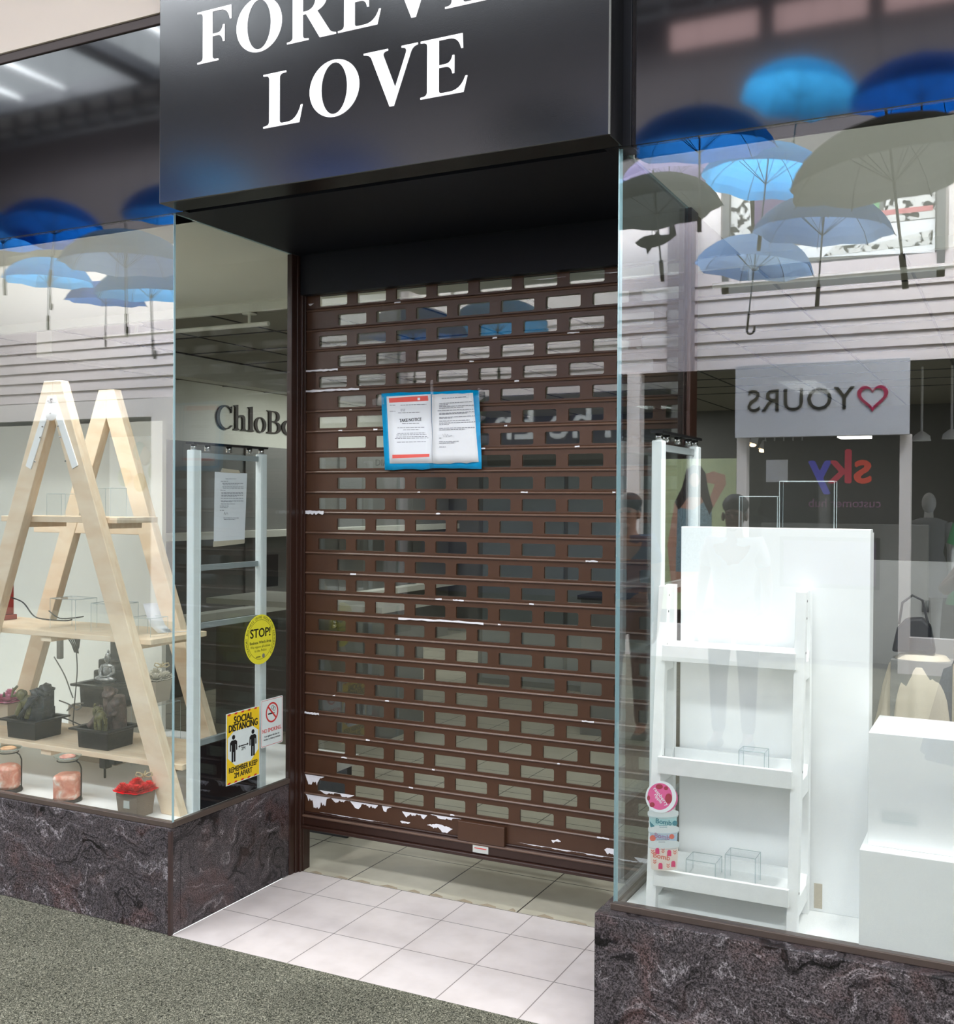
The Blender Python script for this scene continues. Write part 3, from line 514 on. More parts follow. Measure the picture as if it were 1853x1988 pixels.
# mannequins
def mannequin(x, y, label, dress, dm):
    t = thing('mannequin', (x, y, 0), label, 'mannequin', None)
    mb = MB(); z = 0
    mb.lathe((x, y, 0), [(.16, 0), (.16, .012), (.015, .02), (.015, .1)], 0)
    for sx in (-1, 1):
        mb.tube([(x+sx*.08, y, .05), (x+sx*.085, y, .45), (x+sx*.09, y, .88)], [.035, .055, .085], 0)
        mb.tube([(x+sx*.17, y, 1.42), (x+sx*.22, y, 1.15), (x+sx*.22, y+.06, .9), (x+sx*.22, y+.08, .78)], [.045, .036, .026, .02], 0)
    mb.lathe((x, y, 0), [(.10, .80), (.16, .9), (.12, 1.1), (.16, 1.3), (.17, 1.42), (.05, 1.48), (.045, 1.55)], 0, T=Matrix.Diagonal((1, .7, 1)))
    mb.ell((x, y, 1.64), (.075, .09, .115)); mb.build('figure', 'oldwhite', t)
    if dress: MB().lathe((x, y, 0), [(.30, .62), (.22, .9), (.15, 1.1), (.18, 1.3), (.19, 1.44), (.08, 1.48)], 0, T=Matrix.Diagonal((1, .75, 1)), close=False).tube([(x-.17, y, 1.42), (x-.23, y, 1.22)], [.07, .065], 0).tube([(x+.17, y, 1.42), (x+.23, y, 1.22)], [.07, .065], 0).build('dress', dm, t)
    return t
mannequin(2.50, -8.8, 'white mannequin in a bright green dress behind the opposite shop glass', 1, 'green')
mannequin(1.98, -9.7, 'bare headed white mannequin in a grey top deeper in the opposite shop', 1, 'greyshirt')
# spot lamps in the opposite shop
for i in range(6):
    p = OPP(1462+i*18, 862+i*11, 9.0+i*.55)
    t = thing('track_spotlight', (p.x, p.y, p.z), 'warm %s track spotlight on the dark shop ceiling' % ('first', 'second', 'third', 'fourth', 'fifth', 'last')[i], 'spotlight', 'spotlights along the track')
    MB().tube([(p.x, p.y, p.z), (p.x+.03, p.y-.03, p.z+.1)], [.05, .035]).tube([(p.x+.03, p.y-.03, p.z+.09), (p.x+.03, p.y-.03, 3.02)], .008).build('lamp_body', 'white', t)
    MB().ell((p.x, p.y, p.z-.012), (.036, .036, .02)).build('bulb', 'lamp', t)
for i in range(5):
    p = OPP((1660, 1686, 1712, 1722, 1738)[i], (849, 870, 884, 896, 908)[i], 9.2+i*.8)
    t = tag(MB().box(p.x-.16, p.x+.16, p.y-.16, p.y+.16, p.z-.01, p.z+.02).build('ceiling_light', 'strip'), 'square white ceiling light, %s from the front of the opposite shop' % ('first', 'second', 'third', 'fourth', 'fifth')[i], 'ceiling light', 'lights of the opposite shop')
for i, (u, v) in enumerate(((1790, 856), (1848, 852))):
    p = OPP(u, v, 8.7); t = thing('pendant_spotlight', tuple(p), 'white dome spotlight on a hanger, %s of two by the mannequins' % ('left', 'right')[i], 'spotlight')
    MB().lathe(p, [(.09, 0), (.08, .05), (.03, .09), (.012, .1), (.012, 3.02-p.z)], 0, close=False).build('shade', 'white', t)
# left part of the opposite side: balloons poster and frames
t = thing('balloon_poster', (-8.9, -9.4, 1.4), 'white wall poster showing pale pastel balloons', 'poster')
box('sheet', 'white', -9.9, -8.2, -9.49, -9.47, 1.3, 2.6, t)
mb = MB(); rr = random.Random(5)
for i in range(16): mb.ell((-9.6+rr.random()*1.2, -9.44, 1.6+rr.random()*.8), (.13, .03, .15), rr.choice((0, 1, 2)), 12, 6)
mb.build('balloons', ['lime', 'tcream', 'taqua'], t)

# ------------------------------------------------------------------ hanging umbrellas
def make_umbrella(mat, hook, label, loc, tilt, scale):
    t = thing('hanging_umbrella', (0, 0, 0), label, 'umbrella', 'umbrellas hanging over the arcade'); Rr = .5; H = .27; n = 8; mb = MB(); vs = []; fs = []
    rings = 7
    for i in range(rings+1):
        q = i/rings; rad = Rr*math.sin(q*1.35)/math.sin(1.35); z = H*(math.cos(q*1.35)-math.cos(1.35))/(1-math.cos(1.35))
        for k in range(n*4):
            f_ = abs(((k % 4)-2)/2); f_ = 1-f_       # 0 on a rib, 1 between
            rr_ = rad*(1-.085*f_*(q**2)); vs.append((rr_*math.cos(2*PI*k/(n*4)), rr_*math.sin(2*PI*k/(n*4)), z-.0+f_*q*.012-.0))
    m_ = n*4
    for i in range(rings):
        for k in range(m_): fs.append((i*m_+k, (i+1)*m_+k, (i+1)*m_+(k+1) % m_, i*m_+(k+1) % m_))
    mb.add(vs, fs, 0, False); mb.build('canopy', mat, t, weld=True)
    for k in range(n):
        a = 2*PI*k/n; c, s = math.cos(a), math.sin(a); pts = []
        for i in range(6):
            q = i/5; rad = Rr*math.sin(q*1.35)/math.sin(1.35); z = H*(math.cos(q*1.35)-math.cos(1.35))/(1-math.cos(1.35)); pts.append((rad*c, rad*s, z-.006))
        MB().tube(pts+[(Rr*1.02*c, Rr*1.02*s, -.01)], .0028, 0, 4).tube([(0, 0, -.02), (Rr*.5*c, Rr*.5*s, pts[2][2]-.02)], .0025, 0, 4).build('rib', 'iron', t)
    MB().tube([(0, 0, H+.06), (0, 0, H-.66)], .007, 0, 6).build('shaft', 'greyboard', t)
    mb = MB()
    if hook: mb.tube([(0, 0, H-.64), (0, 0, H-.78)]+[(.035-.035*math.cos(a), 0, H-.78-.035*math.sin(a)) for a in [PI*i/8 for i in range(9)]]+[(.07, 0, H-.75)], .010, 0, 8)
    else: mb.tube([(0, 0, H-.64), (0, 0, H-.80)], .016, 0, 8)
    mb.build('handle', 'hair' if hook else 'iron', t)
    top = (CEIL-loc[2])/scale
    MB().tube([(0, 0, H+.05), (0, 0, max(H+.1, top))], .0015, 0, 4).build('hanging_wire', 'iron', t)
    t.location = loc; t.rotation_euler = tilt; t.scale = (scale,)*3; return t
# centre u, rim v, apparent width, colour, hook, label
UM = [(1487, 352, 250, 0, 0, 'sky blue open umbrella with a bare grey shaft, beside the big grey umbrella'),
 (1358, 292, 285, 1, 0, 'large mid blue umbrella, its shaft in front of the dark column'),
 (1553, 190, 225, 0, 0, 'bright blue umbrella hanging high in the middle of the right hand row'),
 (1790, 190, 275, 6, 0, 'deep blue umbrella highest at the right end of the row'),
 (1735, 345, 400, 2, 0, 'big plain grey umbrella, nearest and widest of all'),
 (1597, 452, 262, 3, 0, 'pale blue umbrella with black straight handle below the grey one'),
 (1464, 522, 228, 3, 1, 'pale blue umbrella with long curved hook handle, lowest on the right'),
 (1275, 412, 250, 4, 0, 'dark grey umbrella above the small fish cut-out'),
 (1175, 400, 190, 3, 0, 'pale blue umbrella half hidden behind the left edge of the right window'),
 (1300, 352, 190, 5, 0, 'lilac umbrella behind the dark grey one'),
 (98, 514, 158, 2, 1, 'small grey umbrella with hook handle at the left end'),
 (243, 516, 245, 3, 1, 'large pale blue umbrella in front of its blue neighbours on the left'),
 (93, 548, 170, 0, 0, 'sky blue umbrella lowest at the left end'),
 (292, 575, 215, 0, 1, 'sky blue umbrella low in the middle of the left group'),
 (345, 420, 215, 1, 0, 'mid blue umbrella overlapping the edge of the black sign'),
 (105, 452, 200, 6, 0, 'deep blue umbrella high on the left between two lighter ones'),
 (5, 470, 190, 1, 0, 'mid blue umbrella at the far left above the small grey one'),
 (205, 588, 150, 1, 1, 'small mid blue umbrella tucked low behind the left group'),
 (440, 385, 190, 0, 0, 'sky blue umbrella mirrored in the lower left corner of the black sign'),
 (700, 372, 240, 6, 0, 'deep blue umbrella mirrored under the lettering of the black sign'),
 (1090, 300, 250, 4, 0, 'dark umbrella mirrored at the lower right of the black sign')]
UM2 = [(800, 655, 215, 1, 0, 'mid blue umbrella mirrored in the top left panes of the shutter'), (965, 640, 205, 0, 0, 'sky blue umbrella mirrored in the top middle panes of the shutter')]
PLACED = []
for i, (u, v, wd, mi, hk, lb) in enumerate(UM+UM2):
    d = Fw*F_PX + Rt*(u-926.5) - Up*(v-994); tt = .98/wd
    rr = random.Random(i); best = None
    for k in (1, .95, 1.06, .9, 1.12, .85, .8, 1.18, .75, .7):      # keep neighbours clear of one another
        tk = tt*k; q = CAMP+d*tk
        if q.y > 7.2: tk *= (7.2+3.103)/(q.y+3.103); q = CAMP+d*tk
        X_, Y_, r_ = q.x, -q.y+(1.64 if i >= len(UM) else 0), .5*tk/tt
        gap = min([math.hypot(X_-a_[0], Y_-a_[1])-max(r_, a_[2]) for a_ in PLACED] or [9])
        if best is None or gap > best[0]: best = (gap, tk, X_, Y_, r_)
        if gap > .05: break
    tt = best[1]; wd_ = wd; p = CAMP+d*tt; PLACED.append(best[2:])
    make_umbrella(UB[mi], hk, lb, (p.x, -p.y+(1.64 if i >= len(UM) else 0), p.z), (rr.uniform(-.12, .12), rr.uniform(-.12, .12), rr.uniform(0, .7)), tt*wd/.98)
# fish cut-out hanging
p = OPP(1266, 468, 5.3); t = thing('fish_cutout', tuple(p), 'small dark fish shaped cut-out hanging under the dark grey umbrella', 'decoration')
fish = path('M -.14 0 Q -.08 .06 .02 .05 L .04 .08 L .07 .04 L .14 .04 L .18 .12 L .20 .03 Q .10 -.05 .0 -.05 L -.04 -.10 L -.05 -.05 Q -.11 -.04 -.14 0')
MB().prism(fish, lambda a, b, k: Vector((p.x+a, p.y-.006+.012*k, p.z+b))).build('body', 'darkgrey', t); MB().tube([p, (p.x, p.y, p.z+.3)], .002, 0, 4).build('string', 'iron', t)

# ------------------------------------------------------------------ black sign
t = thing('shop_sign', (.9, 0, 2.703), 'projecting satin black shop sign with white serif FOREVER LOVE letters', 'sign')
SY = -.122
mb = MB().box(.043, 1.757, SY, -.008, 2.704, 3.75); mb.m = [1]*6; mb.m[2] = 0; mb.build('box', ['signface', 'signside'], t, .003)
box('edge_trim', 'greyboard', 1.752, 1.7575, SY-.0012, SY+.003, 2.706, 3.75, t)
T = axes((0, SY-.0012, 0), (1, 0, 0), (0, 0, 1))
def row(word, xs_, z, h):
    for ch, (xa, xb) in zip(word, xs_):
        wd, polys = GL[ch]; mxx = max(px for p_ in polys for px, _ in p_); k = (xb-xa)/mxx
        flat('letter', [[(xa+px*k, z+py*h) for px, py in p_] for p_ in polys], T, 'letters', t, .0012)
a = lambda u, v: G(u, v, 'y', SY).x
LZ = 2.905
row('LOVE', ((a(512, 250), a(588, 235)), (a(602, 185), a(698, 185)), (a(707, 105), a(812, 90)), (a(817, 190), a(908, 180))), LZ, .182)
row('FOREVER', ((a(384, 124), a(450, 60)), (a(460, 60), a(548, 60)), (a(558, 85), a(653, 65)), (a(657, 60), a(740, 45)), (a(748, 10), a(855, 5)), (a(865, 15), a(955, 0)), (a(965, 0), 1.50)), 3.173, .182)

# ------------------------------------------------------------------ roller shutter
t = thing('roller_shutter', (.9, DS, 0), 'dark brown perforated roller shutter, partly lowered and peeling at the bottom', 'shutter')
P0 = .3394; PIT = .0885; XS0, XS1 = .018, 1.735
rowsA = lambda j: (.085 if j % 2 == 0 else .183)
rr = random.Random(11)
def slat(j):
    z0 = P0+j*PIT; z1 = z0+PIT; mb = MB(); y = DS; hz0, hz1 = z0+.0195, z0+.0685
    xs = []; x = rowsA(j)
    while x < XS1-.02: xs.append((x, min(x+.146, XS1-.01))); x += .1955
    zb = z0+.012
    def q(xa, xb, za, zc, mi=0): 
        if xb > xa: mb.add([(xa, y, za), (xb, y, za), (xb, y, zc), (xa, y, zc)], [(0, 1, 2, 3)], mi)
    q(XS0, XS1, zb, hz0); q(XS0, XS1, hz1, z1)
    prev = XS0; c = .005
    for xa, xb in xs:
        q(prev, xa, hz0, hz1); prev = xb
        for X, sx in ((xa, 1), (xb, -1)):
            for Z, sz in ((hz0, 1), (hz1, -1)): mb.add([(X, y, Z), (X+sx*c, y, Z), (X, y, Z+sz*c)], [(0, 1, 2)])
        for (A, B) in (((xa, hz0), (xb, hz0)), ((xb, hz0), (xb, hz1)), ((xb, hz1), (xa, hz1)), ((xa, hz1), (xa, hz0))): mb.add([(A[0], y, A[1]), (B[0], y, B[1]), (B[0], y+.009, B[1]), (A[0], y+.009, A[1])], [(0, 1, 2, 3)])
    q(prev, XS1, hz0, hz1)
    # interlocking bead and groove under the slat
    prof = [(0, -.001), (-.005, .0005), (-.0075, .004), (-.005, .0085), (0, .012)]
    for i in range(4): mb.add([(XS0, y+prof[i][0], z0+prof[i][1]), (XS1, y+prof[i][0], z0+prof[i][1]), (XS1, y+prof[i+1][0], z0+prof[i+1][1]), (XS0, y+prof[i+1][0], z0+prof[i+1][1])], [(0, 1, 2, 3)], 1 if i in (1, 2) else 0, True)
    mb.add([(XS0, y-.0012, z0+.0125), (XS1, y-.0012, z0+.0125), (XS1, y-.0012, z0+.0145), (XS0, y-.0012, z0+.0145)], [(0, 1, 2, 3)], 0)
    # small chips of bare metal along the beads
    for _ in range(rr.choice((0, 1, 1, 2, 3))):
        xa = rr.uniform(.05, 1.6); l = rr.choice((.012, .02, .03, .05))
        zz = z0+.003; n_ = max(2, int(l/.008)); top = [(xa+l*i/n_, y-.0085, zz+.005+rr.random()*.003) for i in range(n_+1)]; bot = [(xa+l*i/n_, y-.0085, zz+rr.random()*.002) for i in range(n_+1)]
        mb.add(top+bot[::-1], [tuple(range(2*n_+2))], 2)
    if j in (20, 21, 9, 4, 14):
        xa, xb = {20: (.02, .30), 21: (.02, .19), 9: (.5, .9), 4: (.02, .10), 14: (.02, .12)}[j]; n_ = 14; hh = {14: .010}.get(j, .004)
        top = [(xa+(xb-xa)*i/n_, y-.0088, z0+.008+rr.random()*.003+hh*.3) for i in range(n_+1)]; bot = [(xa+(xb-xa)*i/n_, y-.0088, z0+.004-hh*rr.random()) for i in range(n_+1)]
        mb.add(top+bot[::-1], [tuple(range(2*n_+2))], 2)
    o = mb.build('slat', ['brown2', 'bead', 'bare'], t)
    pm = MB(); pm.box(XS0+.01, XS1, y+.010, y+.012, hz0-.004, hz1+.004); pm.build('vision_panel', 'pane', o)
for j in range(25): slat(j)
def flake(mb, xa, xb, zt, depth, n_=26, both=False, mi=1, yy=.0015, sharp=1):
    n_ = max(n_, int((xb-xa)/.0035)); ph = [rr.uniform(0, 6.3) for _ in range(5)]
    def f(i, o): q = i/n_*(xb-xa); v = .55+.55*math.sin(q*48+ph[0]+o)+.30*math.sin(q*131+ph[1]+o*2)+.10*math.sin(q*420+ph[2])+rr.uniform(-.05, .05); v = max(.16, min(.86, v))+rr.uniform(-.06, .06); return v*min(1, 5*min(i, n_-i)/n_+.08)
    top = [(xa+(xb-xa)*i/n_, DS-yy, zt+(depth*.5*f(i, 1.7) if both else 0)) for i in range(n_+1)]
    bot = [(xa+(xb-xa)*i/n_, DS-yy, zt-depth*f(i, 0)) for i in range(n_+1)]
    mb.add(top+bot[::-1], [tuple(range(2*n_+2))], mi)
# solid bottom slat, bottom bar
mb = MB().box(XS0, XS1, DS, DS+.012, .262, P0)
flake(mb, .022, .16, P0, .065, 18); flake(mb, .16, .27, P0, .022, 14); flake(mb, .26, .40, P0-.002, .034, 16); flake(mb, .42, .47, P0, .03, 8); flake(mb, .52, .64, P0-.012, .03, 14); flake(mb, .655, .80, P0-.006, .015, 12)
flake(mb, .64, .76, .287, .024, 16, True, sharp=.5); flake(mb, .51, .56, .285, .010, 8, True); flake(mb, 1.2, 1.24, .305, .018, 8, True); flake(mb, 1.42, 1.47, .30, .02, 8, True); flake(mb, 1.05, 1.64, .275, .006, 40); flake(mb, 1.54, 1.66, .29, .02, 12); flake(mb, .1, .45, .268, .004, 30)
mb.build('bottom_slat', ['brown2', 'bare'], t)
mb = MB(); flake(mb, .022, .125, P0+PIT-.002, .05, 14, mi=0); flake(mb, .10, .28, P0+.025, .018, 20, mi=0); mb.build('bare_patch', 'bare', t)
mb = MB().box(XS0-.004, XS1, DS-.014, DS+.03, .205, .255).box(XS0-.004, XS1, DS-.024, DS+.03, .188, .206).box(XS0, XS1, DS-.006, DS+.02, .252, .264); mb.build('bottom_bar', 'brown', t, .005)
MB().tube([(XS0, DS-.015, .246), (XS1, DS-.015, .246)], .006).build('bottom_bead', 'bead', t)
a1, b1 = G(852, 1587, 'y', DS-.02), G(958, 1637, 'y', DS-.02)
box('lock_cover', 'brown2', .793, 1.005, DS-.022, DS-.001, .252, .332, t, .003)
lp = box('maker_plate', 'tag', .862, .932, DS-.0185, DS-.0135, .212, .243, t)
text('plate_print', 'SHUTTER SERVICE', .0065, axes((.897, DS-.019, .232), (1, 0, 0), (0, 0, 1)), 'sred', lp, .0001) if False else MB().box(.87, .924, DS-.0192, DS-.0186, .229, .2325).build('plate_print', 'sred', lp)
MB().box(.004, .020, DS-.02, DS+.04, .0, 2.54).box(-.001, .026, DS-.018, DS-.012, .0, 2.54).build('guide_rail', 'brown', t, .002)
MB().box(1.70, 1.736, DS-.02, DS+.04, .0, 2.54).build('guide_rail', 'brown', t, .002)
MB().box(.03, 1.7, DS-.006, DS+.1, 2.548, 2.60).build('top_trim', 'black', t)
mb = MB(); flake(mb, .03, .06, 2.50, .01, 6, mi=0, yy=.002); flake(mb, 1.1, 1.25, 2.512, .004, 12, mi=0, yy=.011); flake(mb, 1.35, 1.5, 2.512, .004, 12, mi=0, yy=.011); mb.build('bare_patch', 'bare', t)

# notice in blue wallet
NY = DS-.014
t = thing('taped_notice', (.67, NY, 1.77), 'two white notice pages in a bright blue plastic wallet taped to the shutter', 'notice')
def quad(name, mat, pts, y, parent, n=8, wob=.0, dy=0, th=.0012):
    """thin sheet through four pixel-measured corners, gently wavy"""
    P_ = [G(u, v, 'y', y) for u, v in pts]; mb = MB(); vs = []; r_ = random.Random(len(name))
    for j in range(n+1):
        for i in range(n+1):
            a_ = P_[0].lerp(P_[1], i/n); b_ = P_[3].lerp(P_[2], i/n); q = a_.lerp(b_, j/n); e = .0
            if wob: q = q+Vector((0, -abs(math.sin(i*1.3+j*.7))*wob, 0)); 
            if wob and (j in (0, n)): q.z += r_.uniform(-1, 1)*wob
            vs.append(q)
    fs = [(j*(n+1)+i, j*(n+1)+i+1, (j+1)*(n+1)+i+1, (j+1)*(n+1)+i) for j in range(n) for i in range(n)]
    mb.add(vs, fs, 0, True); o = mb.build(name, mat, parent); s_ = o.modifiers.new('th', 'SOLIDIFY'); s_.thickness = th; s_.offset = 0; return o
quad('blue_wallet', 'bluefile', ((741, 764), (931, 757), (936, 909), (748, 912)), NY, t, 10, .003)
pg = quad('printed_page', 'paper', ((751, 770), (837, 765), (841, 899), (757, 900)), NY-.005, t, 6)
pg2 = quad('second_page', 'paper2', ((839, 766), (919, 763), (930, 898), (841, 900)), NY-.006, t, 8, .0025)
NT = lambda u, v, dy=.0065: axes(G(u, v, 'y', NY-dy), (1, 0, .028), (0, 0, 1))
def bars(name, mat, lst, y, parent, th=1.2):
    """rows of unreadable small print: (u0, u1, v, slope)"""
    mb = MB(); r_ = random.Random(4)
    for u0, u1, v, sl in lst:
        u = u0
        while u < u1:
            wd = r_.uniform(3, 8); e = min(u+wd, u1); dv = (u-u0)*sl
            c = [G(u, v+dv, 'y', y), G(e, v+dv+(e-u)*sl, 'y', y), G(e, v+dv+(e-u)*sl+th, 'y', y), G(u, v+dv+th, 'y', y)]; mb.add(c, [(0, 1, 2, 3)]); u = e+1.1
    return mb.build(name, mat, parent)
def qd(name, mat, pts, y, parent):
    return MB().add([G(u, v, 'y', y) for u, v in pts], [(0, 1, 2, 3)]).build(name, mat, parent)
qd('red_header', 'redink', ((755, 773), (831, 768), (832, 778), (756, 782)), NY-.0058, pg); qd('red_footer', 'redink', ((762, 883), (834, 881), (834, 887), (762, 890)), NY-.0058, pg)
qd('logo_square', 'paper', ((811, 772), (816, 772), (816, 777), (811, 777)), NY-.0062, pg)
bars('small_print', 'ink', [(778, 828, 786, -.03), (757, 768, 786, 0), (778, 787, 794, 0), (778, 787, 797, 0), (757, 768, 798, 0), (773, 816, 801, -.03), (781, 815, 822, -.02), (772, 824, 830, -.02), (783, 814, 834, -.02), (772, 826, 841, -.02), (770, 828, 844, -.02), (769, 830, 848, -.02), (767, 832, 851, -.02), (771, 827, 858, -.02)], NY-.0058, pg, 1)
bars('small_print', 'ink', [(858, 906, 773, -.07), (853, 917, 783, -.06), (853, 870, 786, -.06), (853, 920, 789, -.05), (853, 900, 792, -.05), (850, 921, 797, -.05), (853, 922, 802, -.05), (853, 907, 804, -.05), (853, 922, 810, -.05), (853, 878, 812, -.05), (853, 912, 817, -.04), (853, 923, 821, -.04), (853, 872, 824, -.04), (853, 922, 831, -.03), (853, 903, 834, -.03), (853, 891, 857, -.03), (853, 884, 860, -.03), (853, 866, 867, 0), (853, 857, 850, 0)], NY-.0105, pg2, 1)
text('heading_print', 'TAKE NOTICE', .0185, NT(797, 815.5, .0062), 'ink2', pg, .0002, .0003, sx=.9)
MB().tube([G(u, v, 'y', NY-.011) for u, v in ((860, 843), (862, 848), (864, 842), (867, 848), (869, 843), (872, 847), (878, 845))], .0006, 0, 4).build('signature', 'ink', pg2)
for uv in (((836, 738), (841, 738), (842, 772), (836, 770)), ((833, 898), (842, 898), (844, 923), (838, 921)), ((723, 775), (745, 770), (746, 785), (724, 787)), ((928, 752), (942, 760), (940, 772), (930, 780)), ((930, 845), (952, 846), (950, 862), (930, 860)), ((930, 805), (944, 808), (940, 815), (930, 820))): qd('clear_tape', 'tape', uv, NY-.0125, t)

# ------------------------------------------------------------------ stickers on the left return pane (x = 0)
def gx(u, v): p = G(u, v, 'x', .001); return p.y, p.z
# round STOP sticker
cy, cz, rad = .526, 1.054, .104
t = thing('round_window_sticker', (.0015, cy, cz-rad), 'round yellow STOP business watch sticker on the side glass', 'sticker')
SX = lambda d: axes((.0012+d, cy, cz), (0, 1, 0), (0, 0, 1))
flat('disc', [circ(0, 0, rad, 64)], SX(0), 'yellow', t, .0004); flat('ring', [circ(0, 0, rad*.80, 60), circ(0, 0, rad*.785, 60)[::-1]], SX(.0008), 'olive', t, .0001)
text('stop_print', 'STOP!', .052, SX(.0009)@Matrix.Translation((0, .026, 0)), 'sblack', t, .0002, .0012); text('line_print', 'Business Watch Area', .0165, SX(.0009)@Matrix.Translation((0, -.012, 0)), 'olive', t, .0002, .0004)
text('line_print', 'We report all crimes', .0155, SX(.0009)@Matrix.Translation((0, -.030, 0)), 'olive', t, .0001); text('line_print', 'to the Police', .0155, SX(.0009)@Matrix.Translation((0, -.046, 0)), 'olive', t, .0001)
flat('badge_print', [circ(.02, -.070, .009, 20)], SX(.0009), 'greyboard', t, .0001); flat('logo_print', [rect(-.03, -.074, 0, -.070)], SX(.0009), 'olive', t, .0001)
ring = 'STOCKPORT BUSINESS CRIME REDUCTION PARTNERSHIP'; n_ = len(ring)
for i, ch in enumerate(ring):
    if ch == ' ': continue
    an = math.radians(222-264*i/(n_-1)); text('ring_letter', ch, .0155, SX(.0009)@Matrix.Translation((rad*.885*math.cos(an), rad*.885*math.sin(an), 0))@Matrix.Rotation(an-PI/2, 4, 'Z'), 'olive', t, .0001, .0)
# social distancing sign
t = thing('social_distancing_sign', (.0015, .416, .49), 'yellow and white social distancing sign with two figures 2M apart', 'sign')
y0, y1, z0, z1 = .308, .523, .488, .778
SS = lambda d: axes((.0012+d, .4155, .633), (0, 1, 0), (0, 0, 1)); hw, hh = (y1-y0)/2, (z1-z0)/2
flat('sheet', [rect(-hw, -hh, hw, hh)], SS(0), 'swhite', t, .0005)
flat('yellow_print', [rect(-hw+.004, -hh+.004, hw-.004, hh-.004), [(x*1.0, z) for x, z in [(-.098, .045), (-.098, -.035), (-.05, -.073), (.05, -.073), (.098, -.035), (.098, .045), (.06, .068), (-.06, .068)]][::-1]], SS(.0008), 'syellow', t, .0001)
text('heading_print', 'SOCIAL', .040, SS(.0012)@Matrix.Translation((0, .111, 0)), 'sblack', t, .0002, .0016, sx=.90); text('heading_print', 'DISTANCING', .040, SS(.0012)@Matrix.Translation((0, .080, 0)), 'sblack', t, .0002, .0016, sx=.78)
text('footer_print', 'REMEMBER KEEP', .030, SS(.0012)@Matrix.Translation((0, -.088, 0)), 'sblack', t, .0002, .0009, sx=.84); text('footer_print', '2M APART', .030, SS(.0012)@Matrix.Translation((0, -.114, 0)), 'sblack', t, .0002, .0009, sx=.84)
def picto(cx, cz, k):
    return [circ(cx, cz+.048*k, .0095*k, 20), [(cx+a_*k, cz+b_*k) for a_, b_ in ((-.013, .036), (.013, .036), (.022, .028), (.023, -.006), (.016, -.006), (.016, .018), (.012, .018), (.012, -.052), (.002, -.052), (.002, -.012), (-.002, -.012), (-.002, -.052), (-.012, -.052), (-.012, .018), (-.016, .018), (-.016, -.006), (-.023, -.006), (-.022, .028))]]
flat('figure_print', picto(-.062, -.004, 1.0)+picto(.062, -.004, 1.0), SS(.0012), 'sblack', t, .0002)
flat('arrow_print', [[(-.032, 0), (-.024, .006), (-.024, .002), (.024, .002), (.024, .006), (.032, 0), (.024, -.006), (.024, -.002), (-.024, -.002), (-.024, -.006)]], SS(.0012), 'sblack', t, .0002)
text('distance_print', '2M', .020, SS(.0012)@Matrix.Translation((0, -.013, 0)), 'sblack', t, .0002, .0002)
flat('stripe_print', [[(x, s_*hh*.955-.0035), (x+.016, s_*hh*.955-.0035), (x+.022, s_*hh*.955+.0035), (x+.006, s_*hh*.955+.0035)] for s_ in (-1, 1) for x in [-.1+.042*i for i in range(5)]], SS(.0012), 'sred', t, .0001)
# no smoking sign
t = thing('no_smoking_sign', (.0015, .605, .59), 'small white no smoking sign with red ring beside the brown frame', 'sign')
NS = lambda d: axes((.0012+d, .606, .695), (0, 1, 0), (0, 0, 1))
flat('sheet', [rrect(-.076, -.101, .076, .101, .008)], NS(0), 'swhite', t, .0005); flat('border_print', [rrect(-.072, -.097, .072, .097, .006), rrect(-.0705, -.0955, .0705, .0955, .005)[::-1]], NS(.0008), 'sred', t, .0001)
flat('ring_print', [circ(0, .040, .043, 40), circ(0, .040, .036, 40)[::-1]], NS(.001), 'sred', t, .0002); flat('cigarette_print', [rect(-.028, .033, .002, .039), rect(.006, .033, .011, .039), rect(.014, .033, .018, .039)], NS(.001), 'sblack', t, .0001)
flat('smoke_print', [circ(.004, .060, .009, 18), circ(.004, .060, .007, 18)[::-1], circ(.015, .053, .009, 18), circ(.015, .053, .007, 18)[::-1]], NS(.001), 'sblack', t, .0001)
flat('bar_print', [[(-.030, .064), (-.024, .069), (.030, .016), (.025, .011)]], NS(.0014), 'sred', t, .0002)
text('heading_print', 'NO SMOKING.', .0235, NS(.001)@Matrix.Translation((0, -.033, 0)), 'sred', t, .0002, .0002, sx=.86); text('line_print', 'It is against the law to', .0115, NS(.001)@Matrix.Translation((0, -.056, 0)), 'ink2', t, .0001, .0002); text('line_print', 'smoke in these premises', .0115, NS(.001)@Matrix.Translation((0, -.069, 0)), 'ink2', t, .0001, .0002)

# ------------------------------------------------------------------ aluminium display frames
def vitrine(x, sgn, label):
    t = thing('glazed_stand', (x, .4, .405), label, 'glazed stand'); y0, y1, z0, z1 = .172, .635, .405, 1.862; h = .018
    for ya in (y0, y1-.036): MB().box(x-h, x+h, ya, ya+.036, z0, z1-.03).box(x-h*.4, x+h+.0015*sgn, ya+.036 if ya == y0 else ya-.008, ya+.044 if ya == y0 else ya, z0, z1-.03).build('post', 'alu', t, .004)
    for z, m_ in ((1.80, 'dalu'), (1.355, 'dalu'), (1.125, 'dalu'), (.66, 'dalu')): MB().box(x-.012, x+.006, y0+.04, y1-.04, z, z+.022).build('cross_rail', m_, t)
    box('glass_panel', 'acrylic', x-.003, x+.003, y0+.04, y1-.04, z0+.02, z1-.03, t); box('top_plate', 'blackplastic', x-.02, x+.02, y0-.004, y1+.004, z1-.008, z1, t)
    for y in (y0+.02, y0+.1, (y0+y1)/2, y1-.1, y1-.02): MB().lathe((x, y, z1-.032), [(.012, 0), (.012, .025)], 0, 10).build('clamp', 'steel', t)
    box('kick_panel', 'black', x-.01, x+.004, y0+.04, y1-.04, z0, .655, t)  # black sheet added in place of the dark reflection low in the glass
    return t
